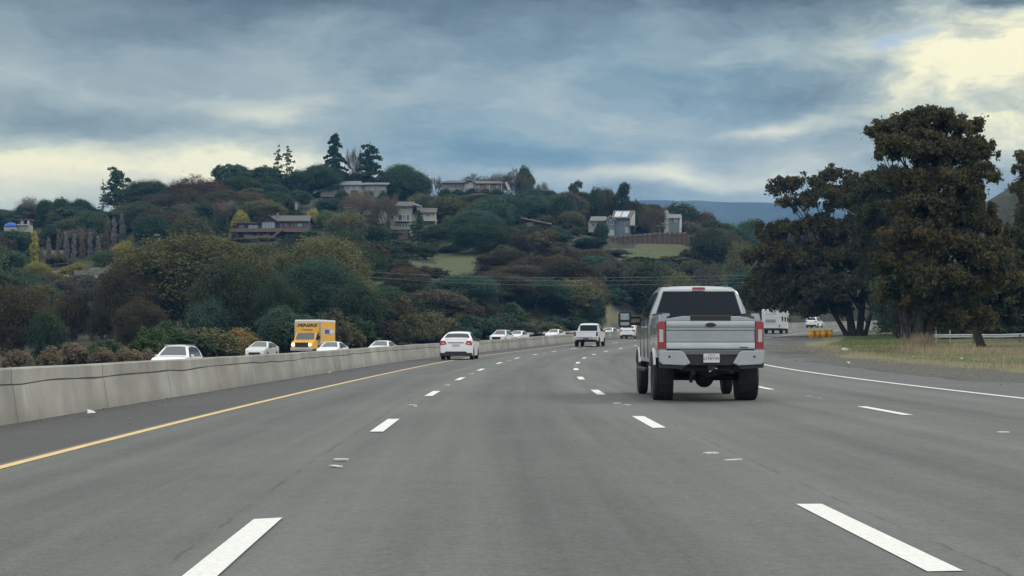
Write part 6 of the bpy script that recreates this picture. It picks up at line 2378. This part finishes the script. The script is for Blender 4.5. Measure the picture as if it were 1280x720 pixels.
# beige house on the crest
h = House('ranch_house', 'beige single-storey house with a brown roof alone on the ridge top', 'house', 592, 239, 540)
h.wall(552, 583, 227.5, 244, M_wbeige, 0, 7)
h.wall(580, 593, 226.5, 244, M_wbeige, -.8, 6)
h.wall(593, 628, 228.5, 244, mat('brown_render', (.19, .155, .125), .85, var=.15, vscale=1), .4, 7)
h.pitch(549, 586, 224.2, 228.4, M_roofg, -1.2, 3, 8, hipl=1.8)
h.gable(578.5, 594.5, 223.6, 227.8, M_roofb, M_wtrim, -1.2, 5)
h.tri(580, 593, 224.6, 227.6, M_wbeige, -.8, 5)
h.pitch(590, 630, 224.8, 229.0, M_roofb, -.8, 3, 8, hipr=1)
h.window(562, 577, 230, 234.4, 0, M_pane, 2)
h.window(555, 558, 229.5, 233, 0, M_pane)
h.window(582.5, 590, 229, 234.5, -.8, M_paneb, 2)
for a in (596, 602, 608, 614, 620): h.window(a, a + 3.6, 230.6, 234.6, .4, M_pane if a % 4 else M_paneb, 0)
for a in (594.5, 612, 627): MB().box(h.X(a) - .1, h.X(a) + .1, -.6, -.4, h.Z(240), h.Z(229.4)).build('porch_post', M_wtrim, h.o)
MB().add([(h.X(631), -1, h.Z(228)), (h.X(634), -1, h.Z(227)), (h.X(639), -1, h.Z(237)), (h.X(635), -1, h.Z(238)),
          (h.X(631), -.9, h.Z(228)), (h.X(634), -.9, h.Z(227)), (h.X(639), -.9, h.Z(237)), (h.X(635), -.9, h.Z(238))],
         [(0, 1, 2, 3), (7, 6, 5, 4), (0, 4, 5, 1), (1, 5, 6, 2), (2, 6, 7, 3), (3, 7, 4, 0)]).build('white_screen', M_wtrim, h.o)

# pale blue-grey house with solar panels
h = House('gabled_house', 'pale blue-grey house with solar panels on its roof, left of a round brown tree', 'house', 770, 297, 450)
h.wall(767, 788, 272.5, 297, M_wgrey, 0, 8)
h.wall(757, 768, 274, 297, M_wgrey, -1.0, 6)
h.wall(736, 757, 275.5, 290, M_wwhite, .6, 6)
h.tri(757.3, 768.7, 270, 274.1, M_wgrey, -1.0, 5)
h.gable(755.3, 770.2, 269.4, 275.6, M_roofg, M_wtrim, -1.5, 5)
# main roof: near slope rising to a ridge that runs back up to the right, white gable end
x0, x1 = h.X(764), h.X(788)
xr0, xr1 = h.X(769), h.X(796)
ze, zr = h.Z(272.6), h.Z(260.8)
vs = [(x0, -.7, ze), (x1, -.7, ze), (xr1, 5.5, zr), (xr0, 5.5, zr), (xr1, 11.5, ze), (xr0, 11.5, ze)]
vs += [(a, b_, c - .2) for a, b_, c in vs]
fs = [(0, 1, 2, 3), (3, 2, 4, 5), (6, 9, 8, 7), (9, 11, 10, 8), (0, 6, 7, 1), (1, 7, 8, 2), (2, 8, 10, 4), (0, 3, 9, 6), (3, 5, 11, 9), (4, 10, 11, 5)]
mr = MB().add(vs, fs).build('roof', M_roofg, h.o)
MB().add([(h.X(788.0), .0, h.Z(297)), (h.X(796), 5.5, h.Z(297)), (h.X(796), 5.5, h.Z(262.4)), (h.X(788.0), .0, h.Z(273.4)),
          (h.X(787.0), .05, h.Z(297)), (h.X(795), 5.6, h.Z(297)), (h.X(795), 5.6, h.Z(262.4)), (h.X(787.0), .05, h.Z(273.4))],
         [(0, 1, 2, 3), (7, 6, 5, 4), (0, 3, 7, 4), (1, 5, 6, 2), (2, 6, 7, 3), (0, 4, 5, 1)]).build('gable_wall', M_wtrim, h.o)
for (a, b_) in ((.13, .44), (.48, .80)):
    def rp(u, v, off):
        ex0 = x0 + (xr0 - x0) * v; ex1 = x1 + (xr1 - x1) * v
        return (ex0 + (ex1 - ex0) * u, -.7 + 6.2 * v - .04 * 0, ze + (zr - ze) * v + off)
    q = [rp(a, .10, .05), rp(b_, .10, .05), rp(b_, .80, .05), rp(a, .80, .05)]
    q2 = [(u_, v_, w_ + .07) for u_, v_, w_ in q]
    MB().add(q + q2, [(0, 3, 2, 1), (4, 5, 6, 7), (0, 1, 5, 4), (1, 2, 6, 5), (2, 3, 7, 6), (3, 0, 4, 7)]).build('solar_panel', M_solar, mr)
h.pitch(737, 759, 269.2, 275.6, M_roofl, .0, 3, 6.5, hipl=.5)
h.window(759.2, 766.4, 275.5, 280.5, -1.0, M_pane, 2)
h.window(760.4, 765.4, 272.4, 274.4, -1.0, M_pane, 1)
h.window(759.5, 767, 288, 294, -1.0, M_wtrim, 2)
h.window(781, 784, 276.4, 279.4, 0, M_pane)
h.window(782, 785.4, 284.2, 290.5, 0, M_wtrim)
h.window(740, 744, 279, 283, .6, M_pane)
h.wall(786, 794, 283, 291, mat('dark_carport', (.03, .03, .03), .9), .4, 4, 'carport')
h.wall(786, 797, 281.5, 283, M_roofl, -.6, 4, 'carport_roof')

# grey house with the chimney
h = House('gabled_house', 'green-grey house with a tall white chimney, right of a round brown tree', 'house', 835, 293, 452)
h.wall(836, 850, 272, 293, M_wteal, 0, 7)
h.wall(824, 832, 268, 293, M_wteal, 1.5, 7)
h.pitch(834.5, 853, 266.5, 272.4, M_roofl, -.6, 3, 7)
h.pitch(823, 833, 265.0, 268.4, M_roofl, 1.0, 3.5, 7)
MB().box(h.X(830.3), h.X(835.6), -1.2, .2, h.Z(293), h.Z(264.4)).box(h.X(831.4), h.X(834.5), -.9, -.1, h.Z(264.4), h.Z(262.6)).build('chimney', M_wtrim, h.o)
MB().add([(h.X(849.6), -.2, h.Z(293)), (h.X(854.2), 3.4, h.Z(293)), (h.X(854.2), 3.4, h.Z(268.4)), (h.X(849.6), -.2, h.Z(272.8)),
          (h.X(849), .0, h.Z(293)), (h.X(853.6), 3.5, h.Z(293)), (h.X(853.6), 3.5, h.Z(268.4)), (h.X(849), .0, h.Z(272.8))],
         [(0, 1, 2, 3), (7, 6, 5, 4), (0, 3, 7, 4), (1, 5, 6, 2), (2, 6, 7, 3), (0, 4, 5, 1)]).build('gable_wall', M_wtrim, h.o)
h.window(843.4, 847.6, 273.6, 277, 0, M_paneb, 1)
h.window(837.4, 839, 273, 277, 0, M_pane)
h.wall(817.5, 831, 281.6, 283.2, M_wtrim, -1.6, 1.5, 'balcony_floor')
h.wall(824.5, 831, 277.5, 281.5, M_wtrim, -1.6, -1.5, 'balcony_parapet')
h.wall(817.5, 831, 272.5, 274.2, M_roofl, -1.2, 2.0, 'porch_roof')
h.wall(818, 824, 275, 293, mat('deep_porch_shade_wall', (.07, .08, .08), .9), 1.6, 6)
for a in (818, 824.2, 830): MB().box(h.X(a) - .09, h.X(a) + .09, -1.5, -1.3, h.Z(293), h.Z(274.2)).build('porch_post', M_wtrim, h.o)
h.window(825.5, 829.5, 275, 280, 1.5, M_pane)

# retaining wall with dark posts above the meadow
h = House('post_fence', 'brown retaining wall faced with a row of dark upright posts above the meadow', 'fence', 812, 307, 442)
M_rwall = mat('brown_lagging_boards', (.19, .14, .105), .9, var=.2, vscale=1.5)
pa = [(758, 308), (800, 309), (862, 306), (862, 292.6), (820, 293.2), (790, 295.6), (758, 298)]
MB().prism([(h.X(a), h.Z(b_)) for a, b_ in pa], 'y', 0, .4).build('lagging_wall', M_rwall, h.o)
pa = [(764, 295.8), (790, 293.5), (820, 291.1), (860, 290.3), (860, 292.5), (820, 293.1), (790, 295.5), (764, 297.6)]
MB().prism([(h.X(a), h.Z(b_)) for a, b_ in pa], 'y', -.3, .9).build('coping', M_conc, h.o)
for i in range(16):
    px = 766.5 + 6.15 * i
    top = np.interp(px, [760, 790, 820, 862], [296.5, 294, 291.2, 290.2])
    bot = np.interp(px, [760, 775, 795, 830, 862], [305, 307, 307.4, 305.6, 306.5])
    MB().box(h.X(px) - .19, h.X(px) + .19, -.45, -.18, h.Z(bot) - .8, h.Z(top - .8)).build('fence_post', M_wood, h.o)

# lone brown roof among trees
h = House('cottage', 'lone brown pitched roof showing among the trees left of the pale house', 'house', 670, 282, 425)
h.wall(656, 684, 277, 284, M_wood, 0, 5)
x0, x1 = h.X(651), h.X(690)
vs = [(x0, -1, h.Z(272.5)), (x1, -1, h.Z(280.2)), (x1, 3, h.Z(278.0)), (x0, 3, h.Z(270.6)), (x0, 6, h.Z(272.8)), (x1, 6, h.Z(280))]
vs += [(a, b_, c - .22) for a, b_, c in vs]
MB().add(vs, [(0, 1, 2, 3), (3, 2, 5, 4), (6, 9, 8, 7), (9, 10, 11, 8), (0, 6, 7, 1), (1, 7, 8, 2), (2, 8, 11, 5), (0, 3, 9, 6), (3, 4, 10, 9), (4, 5, 11, 10)]).build('roof', M_roofb, h.o)
h.window(660, 666, 278.5, 281.5, 0, M_pane, 1)

# blue tarp building at the far left
h = House('shed', 'small white-framed building beside the blue tarp at the left edge of the hill', 'shed', 27, 287, 450)
h.wall(20, 35, 281, 290, M_wwhite, 0, 4)
h.wall(21, 34.5, 275.5, 281, M_wood, .6, 4)
h.wall(25, 28.5, 274.8, 280, M_wwhite, -.1, 3, 'door_surround')
h.wall(33.4, 35.4, 274.8, 281, M_wtrim, -.2, .3, 'corner_post')
h.wall(20, 36, 280.3, 281.6, M_wtrim, -.6, .2, 'ledge')
h.wall(19.5, 36, 273.9, 275.2, M_roofb, -.4, 4.4, 'roof')
p = P(12, 284, 449)
o = MB()
rng = np.random.RandomState(2)
nx, ny = 13, 7
vs = []
for j in range(ny):
    for i in range(nx):
        u, v = i / (nx - 1), j / (ny - 1)
        vs.append((p.x + (u - .5) * 2.9, p.y - .6 + v * 2.4, p.z + .1 + 1.15 * math.sin(math.pi * min(1, v * 1.1)) ** .6 * (.55 + .45 * math.sin(math.pi * u)) + rng.uniform(-.14, .14)))
fs = [(j * nx + i, j * nx + i + 1, (j + 1) * nx + i + 1, (j + 1) * nx + i) for j in range(ny - 1) for i in range(nx - 1)]
o.add(vs, fs)
ob = o.build('blue_tarp', mat('bright_blue_tarpaulin', (.02, .12, .48), .45, var=.15, vscale=3), smooth=40, recalc=False)
tag(ob, 'crumpled bright blue tarp at the left edge of the hill', 'tarp')
sm = ob.modifiers.new('thickness', 'SOLIDIFY'); sm.thickness = .03
h = House('garden_wall', 'white ledge wall under the blue tarp', 'wall', 12, 287, 448)
h.wall(4, 19.6, 284, 290, M_wwhite, 0, .4)

# small pale structures scattered on the slope
h = House('carport', 'thin pale flat canopy roof among the trees above the dark brown house', 'carport', 341, 262, 440)
h.wall(331, 351, 258.2, 259.2, M_roofl, 0, 4, 'canopy')
for a in (333, 349): MB().box(h.X(a) - .07, h.X(a) + .07, .3, .45, h.Z(270), h.Z(259.3)).build('canopy_post', M_wood, h.o)
h = House('shed', 'tiny pale hut above the three narrow cypresses', 'shed', 369, 256, 442)
h.wall(366.5, 372, 252.8, 262, M_wwhite, 0, 3)
h.wall(366, 372.5, 252, 252.8, M_roofl, -.3, 3.3, 'roof')
for (a, b_, lb) in ((52, 58, 'small pale block wall at the left foot of the poplar row'), (63, 79, 'long pale garden wall seen through the poplars')):
    h = House('garden_wall', lb, 'wall', (a + b_) / 2, 318, 394)
    h.wall(a, b_, 312.6, 322, M_wbeige, 0, .4)
h = House('retaining_wall', 'pale curved dry-stone retaining wall left of the biggest olive oak', 'wall', 120, 342, 335)
for i in range(10):
    a = 92 + i * 6.0
    t_ = 338 - 5.5 * (i / 9) ** 1.5
    h.wall(a, a + 5.95, t_, 344, M_conc, -.2 * i * .5, .6 - .1 * i, 'stone_course')
h = House('garden_hut', 'tiny white hut at the upper left shoulder of the biggest olive oak', 'shed', 157, 326, 352)
h.wall(154.3, 160, 322.6, 332, M_wwhite, 0, 2)
h.wall(153.9, 156, 319.8, 322.6, M_wtrim, 0, .4, 'flue')
x = (556 - 640) / FPX * 318
o = MB().box(-.10, .10, -.08, .08, -.3, 1.0, b=.02).build('marker_post', M_wtrim, loc=(x, 318, gz(x, 318)))
tag(o, 'lone white stake on the green grass slope above the white saloon', 'post')
o.rotation_euler = (0, R(12), 0)
